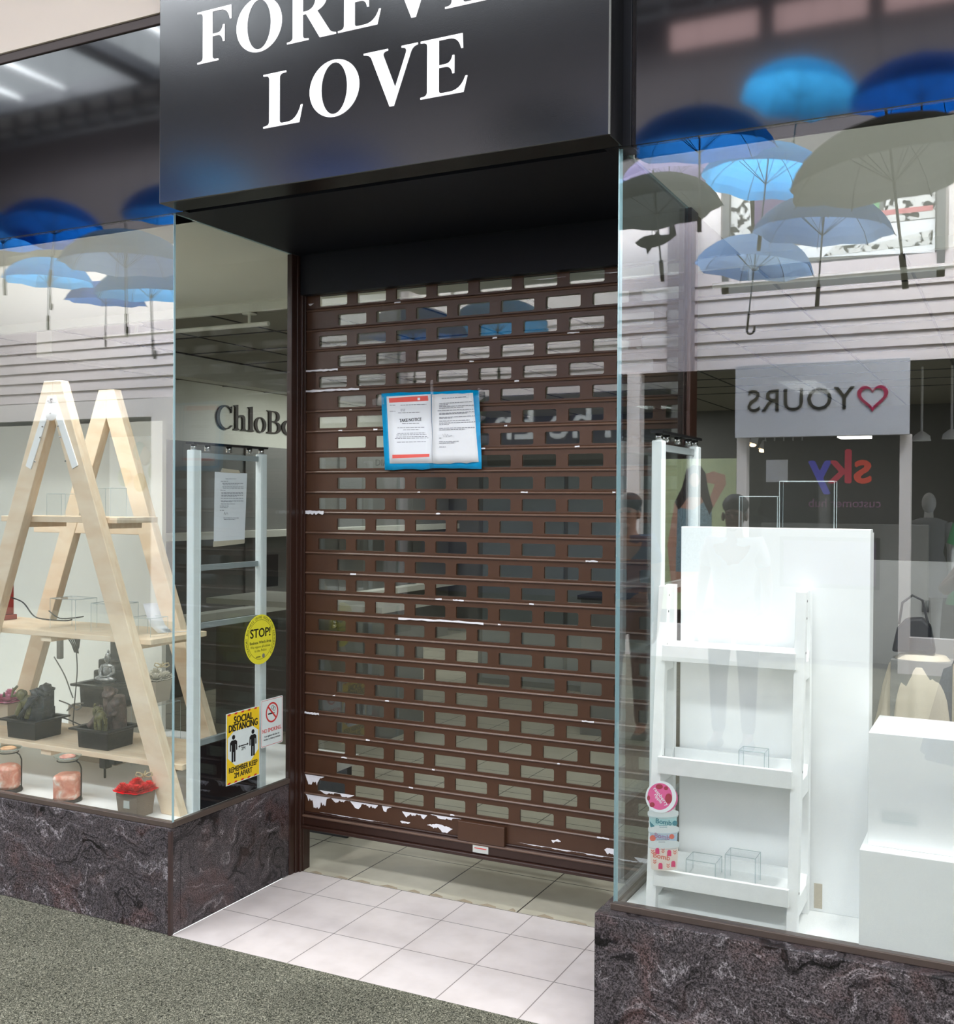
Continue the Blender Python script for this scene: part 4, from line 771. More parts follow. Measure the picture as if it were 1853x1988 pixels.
vitrine(-.068, 1, 'slim aluminium display frame just inside the left side glass, notice taped on'); vitrine(1.815, -1, 'slim aluminium display frame at the left end of the right window')
t = thing('paper_notice', (-.055, .33, 1.455), 'single white typed page with tape strips on the left display frame', 'notice')
px = -.044
def gq(name, mat, pts, x, parent): return MB().add([G(u, v, 'x', x) for u, v in pts], [(0, 1, 2, 3)]).build(name, mat, parent)
gq('page', 'paper', ((417, 916), (480, 919), (475, 1055), (415, 1060)), px, t); gq('tape_strip', 'ltaupe', ((431, 909), (464, 913), (467, 919), (428, 917)), px+.001, t); gq('tape_strip', 'ltaupe', ((414, 1051), (476, 1047), (475, 1055), (414, 1062)), px+.001, t)
mb = MB(); r_ = random.Random(2)
for u0, u1, v in [(438, 459, 929), (429, 443, 934), (432, 473, 938), (433, 462, 941), (432, 473, 944.5), (433, 473, 947), (428, 438, 951), (430, 472, 956), (430, 472, 958), (430, 472, 961), (430, 460, 963), (429, 473, 967), (429, 473, 972), (430, 450, 974), (429, 457, 978), (427, 444, 982), (427, 442, 985), (427, 436, 990), (434, 464, 1005), (435, 457, 1008)]:
    u = u0
    while u < u1:
        e = min(u+r_.uniform(2, 6), u1); mb.add([G(u, v, 'x', px+.001), G(e, v+.2, 'x', px+.001), G(e, v+1.1, 'x', px+.001), G(u, v+.9, 'x', px+.001)], [(0, 1, 2, 3)]); u = e+.9
mb.build('small_print', 'ink', t); MB().tube([G(u, v, 'x', px+.002) for u, v in ((435, 999), (436, 994), (438, 999), (441, 995), (443, 999))], .0006, 0, 4).build('signature', 'ink', t)

# ------------------------------------------------------------------ wooden A-frame shelf
AY = .142
t = thing('ladder_shelf_unit', (-.76, AY, .405), 'pale pine trestle display shelf with two A frames and three boards', 'shelf unit')
def aframe(ax, y, ztop, xr, xl, bracket):
    wd = .090
    for xf in (xr, xl):
        s_ = 1 if xf > ax else -1; sl = (xf-ax)/(ztop-.405); L_ = wd*math.sqrt(1+sl*sl)
        # leg outline in x-z, vertical seam at the apex
        inner = lambda z: ax+(xf-ax)*(ztop-z)/(ztop-.405)-s_*L_*.5; outer = lambda z: inner(z)+s_*L_
        zc = ztop-(L_*.5)/abs(sl)
        poly = [(outer(.405), .405), (inner(.405), .405), (ax, ztop-(L_*.5)/abs(sl)), (ax, ztop), (outer(ztop), ztop)]
        o = MB().prism(poly, lambda a_, b_, k: Vector((a_, y-.022+.044*k, b_))).build('leg', 'pine', t, .0025)
    if bracket:
        mb = MB()
        for s_ in (-1, 1):
            sl = (xr-ax)/(ztop-.405)*s_
            A = Vector((ax+.006*s_, y-.026, ztop-.07)); B = Vector((ax+sl*.36+.000*s_, y-.026, ztop-.36)); d_ = (B-A).normalized(); nn = Vector((-d_.z, 0, d_.x))*.017
            mb.add([A+nn, A-nn, B-nn, B+nn, A+nn+Vector((0, .004, 0)), A-nn+Vector((0, .004, 0)), B-nn+Vector((0, .004, 0)), B+nn+Vector((0, .004, 0))], [(0, 1, 2, 3), (4, 7, 6, 5), (0, 4, 5, 1), (1, 5, 6, 2), (2, 6, 7, 3), (3, 7, 4, 0)])
        mb.lathe((ax, y-.023, ztop-.135), [(.031, 0), (.031, .007)], 0, 24, Matrix.Rotation(PI/2, 3, 'X')); o = mb.build('hinge_bracket', 'whitegloss', t)
        mb = MB()
        for dx, dz in ((0, -.135), (-.012, -.085), (.012, -.085), (-.045, -.19), (.045, -.19), (-.058, -.235), (.058, -.235), (-.088, -.335), (.088, -.335)): mb.ell((ax+dx, y-.032, ztop+dz), .004)
        mb.build('screw', 'steel', o)
aframe(-.762, AY, 2.127, -.115, -1.41, True); aframe(-.945, .62, 2.142, -.30, -1.60, False)
for (z, x0, x1, ya, yb, th) in ((1.076, -1.9, -.263, .166, .50, .022), (1.562, -1.12, -.445, .166, .40, .024), (.593, -1.9, -.099, .166, .53, .022)):
    MB().box(x0, x1, ya, yb, z-th, z).build('shelf_board', 'pine', t, .002)
    for x in ((x0+.12 if x0 > -1.5 else -.86), x1-.11): MB().box(x-.03, x+.03, ya+.012, yb-.01, z-th-.024, z-th).build('batten', 'pine', t, .002)
MB().box(-1.42, -.72, .602, .638, 1.475, 1.535).build('cross_brace', 'pine', t, .002)

# ------------------------------------------------------------------ fountains
def basin(t, cx, cy, z, wx, wy, h, rot):
    T = Matrix.Translation((cx, cy, z))@Matrix.Rotation(rot, 4, 'Z'); mb = MB()
    def ring(x, y, zz): return [T@Vector((sx*x, sy*y, zz)) for sx, sy in ((-1, -1), (1, -1), (1, 1), (-1, 1))]
    R_ = [ring(wx*.44, wy*.44, 0), ring(wx*.46, wy*.46, h*.86), ring(wx*.60, wy*.60, h*.9), ring(wx*.61, wy*.61, h), ring(wx*.47, wy*.47, h), ring(wx*.44, wy*.44, h*.8)]
    vs = [v for r_ in R_ for v in r_]; fs = [(3, 2, 1, 0)]+[(i*4+k, i*4+(k+1) % 4, (i+1)*4+(k+1) % 4, (i+1)*4+k) for i in range(5) for k in range(4)]+[(20, 21, 22, 23)]
    mb.add(vs, fs); return mb.build('basin', 'blackplastic', t, .0025), T
def elephant(mb, T, s=1.0, mi=0):
    e = lambda c, r, **k: mb.ell(T@Vector(tuple(x*s for x in c)), tuple(x*s for x in r), mi, T=(T.to_3x3()), **k); tb = lambda pts, r: mb.tube([T@Vector(tuple(x*s for x in p)) for p in pts], [x*s for x in r], mi)
    e((0, 0, .05), (.026, .020, .024)); e((-.030, 0, .068), (.016, .014, .017)); e((-.024, -.015, .066), (.012, .004, .015)); e((-.024, .015, .066), (.012, .004, .015))
    tb([(-.042, 0, .062), (-.056, 0, .050), (-.058, 0, .070), (-.050, 0, .090)], [.007, .006, .005, .004])
    for x, y in ((-.016, -.010), (-.016, .010), (.018, -.010), (.018, .010)): tb([(x, y, .045), (x, y, .0)], [.009, .008])
    tb([(.026, 0, .055), (.036, 0, .03)], [.003, .002])
ZL = .593
# fountain with stump and elephant
t = thing('tabletop_fountain', (-.62, .30, ZL), 'black tabletop fountain with brown tree stump and small elephant, right on the lower board', 'fountain', 'tabletop fountains')
b, T = basin(t, -.615, .275, ZL, .185, .165, .085, .02)
mb = MB(); mb.ell(T@Vector((.03, .03, .13)), (.048, .042, .075), 0, 14, 10, rough=.16, seed=2); mb.tube([T@Vector(p) for p in ((-.02, .03, .06), (-.005, .03, .14), (-.012, .03, .20), (.0, .03, .235))], [.036, .030, .026, .032], 0, 12); mb.tube([T@Vector(p) for p in ((.055, .02, .08), (.06, .02, .16), (.065, .01, .215))], [.034, .030, .024], 0, 12)
mb.tube([T@Vector(p) for p in ((-.075, -.02, .075), (-.045, 0, .11), (-.03, .02, .16))], [.016, .02, .022], 0, 10); mb.build('stump', 'bark', t, sub=1)
mb = MB(); mb.lathe(T@Vector((.012, .012, .215)), [(.012, 0), (.032, .012), (.028, .02)], 0, 14, Matrix.Rotation(.7, 3, 'X')); mb.lathe(T@Vector((.072, -.005, .185)), [(.01, 0), (.026, .014), (.022, .022)], 0, 14, Matrix.Rotation(1.1, 3, 'X')); mb.lathe(T@Vector((.06, -.012, .13)), [(.006, 0), (.018, .02)], 0, 12, Matrix.Rotation(.4, 3, 'X')); mb.build('lily_cup', 'bark', t)
mb = MB(); elephant(mb, T@Matrix.Translation((.015, -.045, .075))@Matrix.Rotation(-.4, 4, 'Z'), 1.15); mb.build('elephant', 'elephant', t); MB().box(-.08, .08, -.065, .065, .066, .070, T=T).build('water', 'dishglass', t)
# fountain with rock cascade and elephant, left
t = thing('tabletop_fountain', (-1.0, .30, ZL), 'black tabletop fountain with dark rock cascade and olive elephant, left on the lower board', 'fountain', 'tabletop fountains')
b, T = basin(t, -1.035, .272, ZL, .185, .165, .085, .03)
mb = MB(); r_ = random.Random(8)
for i in range(26):
    q = i/25; cx_ = -.03+.085*q+r_.uniform(-.02, .02); mb.ell(T@Vector((cx_, r_.uniform(-.03, .04), .075+q*.145+r_.uniform(-.008, .008))), (r_.uniform(.018, .038), r_.uniform(.018, .03), r_.uniform(.008, .018)), 0, 8, 5, rough=.55, seed=i, T=Matrix.Rotation(r_.uniform(-.7, .7), 3, 'Y')@Matrix.Rotation(r_.uniform(0, 3), 3, 'Z'))
mb.box(-.03, .075, -.03, .045, .07, .13, T=T); mb.box(.02, .075, -.02, .04, .12, .20, T=T)
for k in range(3): mb.tube([T@Vector((.055, -.03+.012*k, .185)), T@Vector((.02, -.045, .15+.01*k)), T@Vector((-.01, -.05, .12)), T@Vector((-.04, -.05, .085))], [.006, .009, .007, .010], 0, 6)
mb.build('rock_cascade', 'rock', t); mb = MB(); elephant(mb, T@Matrix.Translation((-.035, -.035, .090))@Matrix.Rotation(.5, 4, 'Z')@Matrix.Rotation(.35, 4, 'Y'), 1.3); mb.build('elephant', 'elephant', t)
# buddha fountain on a stand behind
bx = G(200, 1365, 'y', .66); 
t = thing('buddha_fountain', (bx.x+.03, .68, .593), 'silver seated buddha fountain with black backdrop behind the stump fountain', 'fountain')
MB().box(bx.x-.16, bx.x+.14, .60, .82, .405, .66).build('stand', 'ltaupe', t)
b, T = basin(t, bx.x+.01, .69, .66, .22, .19, .11, .05)
MB().box(-.04, .10, .045, .065, .10, .40, T=T).box(-.10, .0, .0, .06, .10, .16, T=T).box(-.09, .05, .02, .06, .16, .21, T=T).build('backdrop', 'blackplastic', t, .008)
mb = MB(); E_ = lambda c, r, **k: mb.ell(T@Vector(c), r, 0, **k)
E_((0, -.02, .125), (.055, .034, .016)); E_((-.03, -.03, .128), (.03, .016, .014)); E_((.03, -.03, .128), (.03, .016, .014)); E_((0, -.01, .165), (.028, .018, .036)); E_((0, -.01, .187), (.034, .015, .012)); E_((0, -.012, .222), (.016, .016, .021)); E_((0, -.008, .238), (.014, .014, .012)); E_((0, -.008, .254), (.006, .006, .010))
for s_ in (-1, 1): mb.tube([T@Vector(p) for p in ((s_*.030, -.01, .187), (s_*.042, -.015, .160), (s_*.022, -.035, .140), (0, -.042, .138))], [.010, .009, .007, .006], 0, 8); mb.ell(T@Vector((s_*.017, -.01, .222)), (.003, .004, .010))
mb.tube([T@Vector((0, -.01, .195)), T@Vector((0, -.012, .212))], .009); mb.build('buddha_figure', 'silver', t)

# ------------------------------------------------------------------ salt lamps
def salt(cx, cy, lab, wx, round_, seed):
    t = thing('salt_burner', (cx, cy, .405), lab, 'oil burner', 'rock salt burners')
    MB().lathe((cx, cy, .405), [(.056, 0), (.058, .006), (.055, .013)], 0, 24).build('base', 'slate', t)
    mb = MB(); r_ = random.Random(seed); prof = [(.040, 0), (.050, .012), (.053, .05), (.050, .085), (.036, .10), (.0, .103)] if round_ else [(.046, 0), (.050, .01), (.051, .045), (.050, .085), (.042, .097), (.0, .099)]
    n_ = 16; vs = []
    for r0_, z in prof:
        for k in range(n_):
            an = 2*PI*k/n_; sq = 1/max(abs(math.cos(an)), abs(math.sin(an))) if not round_ else 1; sq = min(sq, 1.18); rr_ = r0_*sq*(1+.10*(r_.random()-.5)); vs.append((cx+rr_*math.cos(an+.5), cy+rr_*math.sin(an+.5), .418+z))
    mb.add(vs, [(i*n_+k, i*n_+(k+1) % n_, (i+1)*n_+(k+1) % n_, (i+1)*n_+k) for i in range(len(prof)-1) for k in range(n_)], 0, False); mb.build('salt_block', 'salt', t, .004, weld=True)
    MB().tube([(cx+.055, cy+.02, .415), (cx+.056, cy+.02, .54), (cx+.05, cy+.015, .56), (cx+.035, cy+.01, .57)], .0028).tube([(cx+.040*math.cos(a_), cy+.040*math.sin(a_), .570) for a_ in [2*PI*k/20 for k in range(21)]], .0025).build('wire_stand', 'iron', t)
    MB().lathe((cx, cy, .572), [(.020, 0), (.045, .006), (.056, .016), (.053, .017), (.042, .009), (.0, .004)], 0, 28, close=False).build('glass_dish', 'dishglass', t)
    MB().lathe((cx, cy, .578), [(.0, 0), (.030, .002), (.032, .009), (.024, .013), (.022, .010), (.012, .012), (.0, .010)], 0, 24, close=False).build('wax_melt', 'wax2' if round_ else 'wax', t)
    return t
salt(-.632, .085, 'squarish pink rock salt burner with glass dish, beside the window middle', .05, False, 3)
salt(-.965, .075, 'rounded pink rock salt burner with orange wax dish at the left edge', .05, True, 5)

# ------------------------------------------------------------------ boxed flowers
def flowers(cx, cy, cz, s, box_m, pet, lab, rot=0, ribbon=None, tagp=True, seed=1, name='boxed_flowers'):
    t = thing(name, (cx, cy, cz), lab, 'flowers', 'boxes of soap flowers'); T = Matrix.Translation((cx, cy, cz))@Matrix.Rotation(rot, 4, 'Z'); mb = MB()
    q = [T@Vector((sx*a_*s, sy*a_*s, z*s)) for a_, z in ((.042, 0), (.049, .085), (.046, .085), (.044, .07)) for sx, sy in ((-1, -1), (1, -1), (1, 1), (-1, 1))]
    mb.add(q, [(3, 2, 1, 0)]+[(i*4+k, i*4+(k+1) % 4, (i+1)*4+(k+1) % 4, (i+1)*4+k) for i in range(3) for k in range(4)]+[(12, 13, 14, 15)]); mb.build('gift_box', box_m, t, .0015)
    if tagp: MB().box(-.012*s, .014*s, -.0495*s, -.0455*s, .035*s, .062*s, T=T).build('label_tag', 'tag', t)
    mb = MB(); r_ = random.Random(seed)
    for ix, iy in ((-.8, -.8), (.8, -.8), (.8, .8), (-.8, .8), (0, -.95), (.95, 0), (0, .2)):
        c0 = T@Vector((ix*.040*s, iy*.040*s, .088*s+(.013*s if ix == 0 and iy > 0 else 0))); ph = r_.uniform(0, 6)
        for lay in range(5):
            n_ = 44; R0 = (.033-.0055*lay)*s; vs = []
            for q, zz in ((0, .0), (.5, .006), (1, .005+.0035*lay)):
                for k in range(n_):
                    an = 2*PI*k/n_; wv = math.sin(an*(7+lay)+ph+lay)*.5+math.sin(an*17+ph)*.3
                    vs.append(c0+Vector((R0*q*(1+.13*wv)*math.cos(an), R0*q*(1+.13*wv)*math.sin(an), (zz+lay*.0028+.0035*wv*q)*s)))
            mb.add(vs, [(i*n_+k, i*n_+(k+1) % n_, (i+1)*n_+(k+1) % n_, (i+1)*n_+k) for i in range(2) for k in range(n_)], 0, True)
    mb.build('petals', pet, t)
    mb = MB()
    for k in range(4):
        an = k*1.57+.5; c_, s__ = math.cos(an), math.sin(an); bx0 = Vector((.022, .018, .138)) if ribbon else Vector((0, 0, .11))
        if ribbon: mb.tube([T@((bx0+Vector((c_*r1, s__*r1, z1)))*s) for r1, z1 in ((0, 0), (.014, .012), (.026, .014), (.030, .004), (.018, -.003), (.002, 0))], .0028*s, 0, 6, sx=.5)
        else: mb.tube([T@((bx0+Vector((c_*r1, s__*r1, z1)))*s) for r1, z1 in ((.03, 0), (.05, .012), (.066, .004))], [.003*s, .010*s, .001*s], 0, 6, sx=.3)
    mb.build('ribbon' if ribbon else 'leaf', ribbon or 'leaf', t); return t
flowers(-.243, .065, .405, 1.08, 'taupe', 'red', 'red soap roses in a tapered taupe gift box beside the glass corner', .04, 'ribbon', seed=1)
fp = G(20, 1420, 'y', .36); flowers(fp.x-.06, .40, ZL, 1.2, 'ltaupe', 'pink', 'pink soap flowers in a pale gift box, cut by the left picture edge', .05, None, False, 2)
fp = G(300, 1330, 'y', .71); FPX = fp.x; flowers(fp.x, .71, .70, 1.15, 'ltaupe', 'wpetal', 'white soap flowers with a beige bow and blue ribbon behind the right leg', .05, 'ribbon', False, 3)
# red lantern at left edge
p = G(2, 1168, 'y', .35); t = thing('red_lantern', (p.x-.05, .38, 1.076), 'red glass lantern behind the left wooden leg', 'lantern')
MB().box(p.x-.10, p.x+.012, .33, .43, 1.076, 1.10).build('base', 'orange', t, .003); MB().box(p.x-.09, p.x+.002, .34, .42, 1.10, 1.24).build('glass_body', 'orange', t, .003)
mb = MB()
for x in (-.09, -.05, -.012, .004): mb.box(p.x+x-.003, p.x+x+.003, .332, .338, 1.10, 1.24)
mb.build('bars', 'slate', t)
# cables
def cable(name, mat, pts, r, lab, n=24):
    P_ = [Vector(p_) for p_ in pts]; out = []
    for i in range(len(P_)-1):
        a_, b_ = P_[i], P_[i+1]; p0_ = P_[max(i-1, 0)]; p3 = P_[min(i+2, len(P_)-1)]
        for k in range(6):
            q = k/6; out.append(.5*((2*a_)+(-p0_+b_)*q+(2*p0_-5*a_+4*b_-p3)*q*q+(-p0_+3*a_-3*b_+p3)*q**3))
    out.append(P_[-1]); return tag(MB().tube(out, r, 0, 6).build(name, mat), lab, 'cable')
g = lambda u, v, y: tuple(G(u, v, 'y', y))
cable('black_cable', 'cable', [g(22, 1160, .36), g(45, 1170, .34), g(65, 1195, .32), g(85, 1202, .31), g(125, 1205, .33), g(140, 1203, .34)], .0032, 'black cable running from the red lantern over the middle board')
cable('black_cable', 'cable', [g(95, 1186, .36), g(115, 1200, .34), g(140, 1200, .33), g(162, 1197, .32)], .0028, 'short black tie end lying on the middle board')
cable('black_cable', 'cable', [g(148, 1262, .45), g(150, 1300, .47), g(147, 1340, .5), g(142, 1400, .5), g(144, 1408, .5)], .0025, 'black cable hanging straight down from the cable bundle')
cable('black_cable', 'cable', [g(105, 1390, .36), g(130, 1396, .34), g(158, 1408, .33), g(172, 1410, .33)], .003, 'black cable lying between the two fountains')
cable('grey_cable', 'greycable', [g(105, 1275, .55), g(125, 1310, .56), g(138, 1345, .56), g(142, 1355, .56)], .0032, 'grey cable dropping from the power strip')
cable('grey_cable', 'greycable', [g(115, 1360, .56), g(138, 1370, .56), g(130, 1380, .56), g(142, 1368, .56), g(158, 1372, .56), g(148, 1378, .56), g(140, 1368, .56), g(162, 1365, .56)], .0036, 'grey cable tied in a loose bow above the lower board')
t = thing('cable_bundle', g(145, 1258, .46), 'folded bundle of black cable hanging under the middle board', 'cable'); mb = MB()
for k in range(4): mb.tube([g(133+4*k, 1240, .45), g(140+3*k, 1252, .45), g(145+2*k, 1266, .45), g(152-k, 1268, .45), g(150+k, 1256, .45), g(146+3*k, 1240, .45)], .003, 0, 6)
mb.build('loops', 'cable', t)
tag(MB().add([], []).box(*(lambda p_: (p_.x-.012, p_.x+.012, .64, .665, p_.z-.06, p_.z+.06))(G(116, 1255, 'y', .65))).build('power_strip', 'greycable', None, .004), 'grey power strip fixed to the rear A frame', 'power strip')
p = G(207, 1492, 'y', .42); t = thing('plug_adapter', (p.x, .42, .405), 'black plug adapters standing on the white platform under the lower board', 'plug')
MB().box(p.x-.025, p.x+.015, .40, .44, .45, .52).box(p.x+.02, p.x+.06, .41, .46, .47, .53).box(p.x-.01, p.x+.0, .41, .42, .405, .45).build('body', 'cable', t, .006)
# acrylic risers
def riser(cx, cy, z, wx, wy, h, lab, name='acrylic_riser', four=False, rot=0):
    T = Matrix.Translation((cx, cy, z))@Matrix.Rotation(rot, 4, 'Z'); mb = MB(); th = .003
    mb.box(-wx/2, wx/2, -wy/2, wy/2, h-th, h, T=T).box(-wx/2, -wx/2+th, -wy/2, wy/2, 0, h-th, T=T).box(wx/2-th, wx/2, -wy/2, wy/2, 0, h-th, T=T)
    if four: mb.box(-wx/2+th, wx/2-th, -wy/2, -wy/2+th, 0, h-th, T=T).box(-wx/2+th, wx/2-th, wy/2-th, wy/2, 0, h-th, T=T)
    for yy in (-wy/2, wy/2):
        for A, B in (((-wx/2, 0), (-wx/2, h)), ((-wx/2, h), (wx/2, h)), ((wx/2, h), (wx/2, 0))): mb.tube([T@Vector((A[0], yy, A[1])), T@Vector((B[0], yy, B[1]))], .0011, 1, 4)
    for xx in (-wx/2, wx/2): mb.tube([T@Vector((xx, -wy/2, h)), T@Vector((xx, wy/2, h))], .0011, 1, 4)
    mb.center = True; return tag(mb.build(name, ['acrylic', 'acedge']), lab, 'display stand', 'clear acrylic stands')
riser(-.83, .30, 1.077, .15, .12, .13, 'clear acrylic riser on the middle board left of the front leg')
riser(-.60, .31, 1.077, .14, .13, .12, 'clear acrylic riser on the middle board behind the front leg')
riser(-.37, .27, 1.077, .11, .10, .075, 'low clear acrylic riser under the leaflet on the middle board')
riser(-.86, .27, 1.563, .11, .08, .095, 'clear acrylic riser on the top board between the legs'); riser(-.60, .27, 1.563, .12, .09, .12, 'clear acrylic riser on the top board right of the front leg')
riser(FPX+.01, .71, .405, .16, .15, .292, 'tall clear acrylic stand under the box of white flowers')
# leaflet
mb = MB(); pts = [g(283, 1172, .30), g(290, 1195, .29), g(298, 1215, .29), (G(312, 1229, 'z', 1.0805)), (G(352, 1227, 'z', 1.0795))]; vs = []
for p_ in pts: vs += [Vector(p_)+Vector((-.01, -.005, 0)), Vector(p_)+Vector((.012, .055, 0))]
mb.add(vs, [(2*i, 2*i+1, 2*i+3, 2*i+2) for i in range(4)], 0, True); o = mb.build('folded_leaflet', 'paper'); o.modifiers.new('s', 'SOLIDIFY').thickness = .0008; tag(o, 'white leaflet with blue print curling up at the end of the middle board', 'leaflet')
# hanging rails under the showcase ceilings
def rail(x0, x1, rods, lab):
    t = thing('ceiling_rail', ((x0+x1)/2, 1.62, 2.66), lab, 'rail'); MB().tube([(x0, 1.62, 2.59), (x1, 1.62, 2.59)], .0125, 0, 12).build('tube', 'showceil', t)
    for x in rods: MB().tube([(x, 1.62, 2.59), (x, 1.62, 2.655)], .009, 0, 10).lathe((x, 1.62, 2.648), [(.04, 0), (.04, .007)], 0, 18).build('hanger', 'showceil', t)
rail(-2.0, -.80, (-1.75, -.93), 'white tube rail hanging under the ceiling behind the left window'); rail(1.62, 4.2, (1.78, 3.2), 'white tube rail hanging under the ceiling behind the right window')
# partition panel behind left shelf
pr = G(316, 1100, 'y', 1.25); tag(box('back_panel', 'shopwall', -3.59, pr.x, 1.245, 1.275, .405, 2.05), 'plain off white back panel standing behind the pine shelf', 'panel')

# ------------------------------------------------------------------ right window
t = thing('white_display_board', (2.15, .30, .405), 'tall bright white display board behind the white ladder shelf', 'display board')
MB().box(1.869, 2.440, .262, .31, .405, 1.561).build('front_board', 'whitegloss', t, .002); MB().box(2.440, 2.4405, .262, .31, .405, 1.561).box(1.88, 2.44, .31, .345, .405, 1.55).build('rear_board', 'white', t, .002)
tag(MB().box(2.288, 2.312, .2605, .2615, .415, .49).build('tape_tab', 'ltaupe', bpy.data.objects['white_display_board'])) 
riser(2.105, .31, 1.562, .115, .075, .095, 'tall clear acrylic box on top of the white board, left of the pair', 'acrylic_box', True, .1); riser(2.252, .31, 1.562, .16, .08, .142, 'wide clear acrylic box on top of the white board, right of the pair', 'acrylic_box', True, .05)
# white ladder shelf
t = thing('white_ladder_shelf', (2.05, .14, .405), 'worn white ladder shelf with three trays in front of the white board', 'shelf')
def legp(z): return .036+(z-.405)*.115
for x in (1.846, 2.262):
    w_ = .0155
    # raked front leg
    vs = [(x-w_, legp(z)+d_, z) if s_ < 0 else (x+w_, legp(z)+d_, z) for z in (.405, 1.378) for d_, s_ in ((0, -1), (0, 1), (.030, 1), (.030, -1))]
    MB().add(vs, [(3, 2, 1, 0), (4, 5, 6, 7)]+[(k, (k+1) % 4, 4+(k+1) % 4, 4+k) for k in range(4)]).build('leg', 'oldwhite', t, .002)
    MB().box(x-w_, x+w_, .222, .250, .405, 1.378).build('leg', 'oldwhite', t, .002)
    for z in (.50, .83, 1.17): 
        y0_ = legp(z)+.025; MB().prism([(y0_, z-.055), (.224, z-.055), (.224, z+.03), (.205, z+.0), (y0_+.02, z+.0), (y0_, z+.03)], lambda a_, b_, k: Vector((x-w_+.003+(2*w_-.006)*k, a_, b_))).build('side_bracket', 'oldwhite', t, .002)
    mb = MB()
    for z in (.52, .86, 1.20, 1.30, 1.35): mb.ell((x+w_, legp(z)+.015, z), (.0015, .004, .004))
    mb.build('screw', 'greyboard', t)
for z, dz in ((.488, .052), (.818, .052), (1.155, .050)):
    yf = legp(z)-.014; mb = MB().box(1.862, 2.247, yf+.012, .236, z+.004, z+.014).box(1.855, 2.254, yf, yf+.013, z-.004, z+dz-.004).box(1.862, 2.247, .225, .237, z, z+.045); mb.build('tray', 'oldwhite', t, .002)
riser(2.13, .14, .832, .075, .06, .07, 'clear acrylic riser on the middle tray of the white ladder shelf'); riser(2.10, .14, .502, .09, .07, .085, 'clear acrylic riser in the middle of the bottom tray'); riser(1.98, .15, .502, .09, .08, .05, 'low clear acrylic riser at the left of the bottom tray')
# window cling with four tubs
t = thing('tub_window_cling', (1.89, .0125, .53), 'window cling printed with four stacked cosmetic tubs, the top one on its side', 'sticker')
CY = .0115
def cl(name, mat, pts, k=0): return flat(name, [[(lambda q: (q.x, q.z))(G(u, v, 'y', CY)) for u, v in pp_] for pp_ in pts], FRONT(CY-.0002*k), mat, t, .00008)
def ctext(body, u, v, size, mat, k, rot=0, bold=.0003): 
    p_ = G(u, v, 'y', CY); return text('print', body, size, axes((p_.x, CY-.0002*k, p_.z), (1, 0, 0), (0, 0, 1))@Matrix.Rotation(rot, 4, 'Z'), mat, t, .00008, bold)
def tubp(cx, v0, v1, wt, wb, art):
    h_ = 9; el = lambda c, v, r, e, a0, a1: [(c+r*math.cos(a_), v+e*math.sin(a_)) for a_ in [a0+(a1-a0)*i/14 for i in range(15)]]
    cl('tub_side', art, [el(cx, v1-4, wb, 4, PI, 0)+[(cx+wt*.9, v0+8), (cx-wt*.9, v0+8)]], 1)
    cl('tub_rim', 'tubw', [el(cx, v0+6, wt, 5, PI, 0)+el(cx, v0, wt, 5, 0, -PI)], 2); cl('rim_shade', 'gshade', [el(cx, v0+8.5, wt*.97, 5, PI, 0)+el(cx, v0+7, wt*.97, 5, 0, PI)], 3)
    cl('tub_top', 'tubw', [el(cx, v0-1, wt*.9, 4, 0, 2*PI)], 4)
tubp(1290, 1636, 1690, 31, 25, 'tcream'); 
for (u, v) in ((1277, 1652), (1300, 1656), (1283, 1681), (1308, 1677)): cl('lolly_print', 'tlpink', [[(u-4, v+6), (u+4, v+6), (u+4, v-3), (u+2, v-6), (u-2, v-6), (u-4, v-3)]], 5)
for (u, v) in ((1288, 1650), (1272, 1671), (1298, 1679), (1268, 1652), (1311, 1653)): cl('leaf_print', 'tcoral', [[(u-3, v-3), (u, v), (u+3, v-3), (u+3, v-1), (u, v+2), (u-3, v-1)], [(u-3, v+1), (u, v+4), (u+3, v+1), (u+3, v+3), (u, v+6), (u-3, v+3)]], 5)
ctext('Bomb', 1285, 1663, .022, 'tcoral', 6, -.05)
tubp(1289, 1607, 1637, 30, 26, 'tblue'); cl('fruit_print', 'tcoral', [circ(1268, 1627, 6, 14), circ(1305, 1624, 5, 14)], 5); ctext('Bomb', 1286, 1624, .020, 'tlilac', 6, -.03); cl('side_line', 'ink', [rect(1276, 1630, 1296, 1631), rect(1279, 1634, 1292, 1635)], 5)
tubp(1288, 1576, 1608, 30, 26, 'taqua'); cl('wave_print', 'tteal', [[(1262, 1594), (1272, 1604), (1264, 1606)], circ(1311, 1598, 5, 14)], 5); ctext('Bomb', 1289, 1596, .021, 'tteal', 6, -.02, .0005); cl('side_line', 'tteal', [rect(1280, 1602, 1296, 1603), rect(1281, 1605, 1296, 1606)], 5)
cl('tub_side', 'tpink', [circ(1291, 1550, 26, 30, 27)], 7); cl('tub_rim', 'tubw', [circ(1284, 1547, 30, 40, 31)], 8); cl('lid_print', 'tpink', [circ(1282, 1546, 24, 40, 26)], 9)
cl('raspberry_print', 'tred', [circ(1281, 1527, 7, 14, 5), circ(1299, 1550, 7, 14, 10), circ(1267, 1562, 5, 14), circ(1260, 1549, 3, 12, 5), circ(1294, 1530, 4, 12)], 10)
ctext('raspberry', 1284, 1546, .016, 'tubw', 11, -.85, .0002); ctext('ripple', 1279, 1550, .014, 'tubw', 11, -.85, .0002)
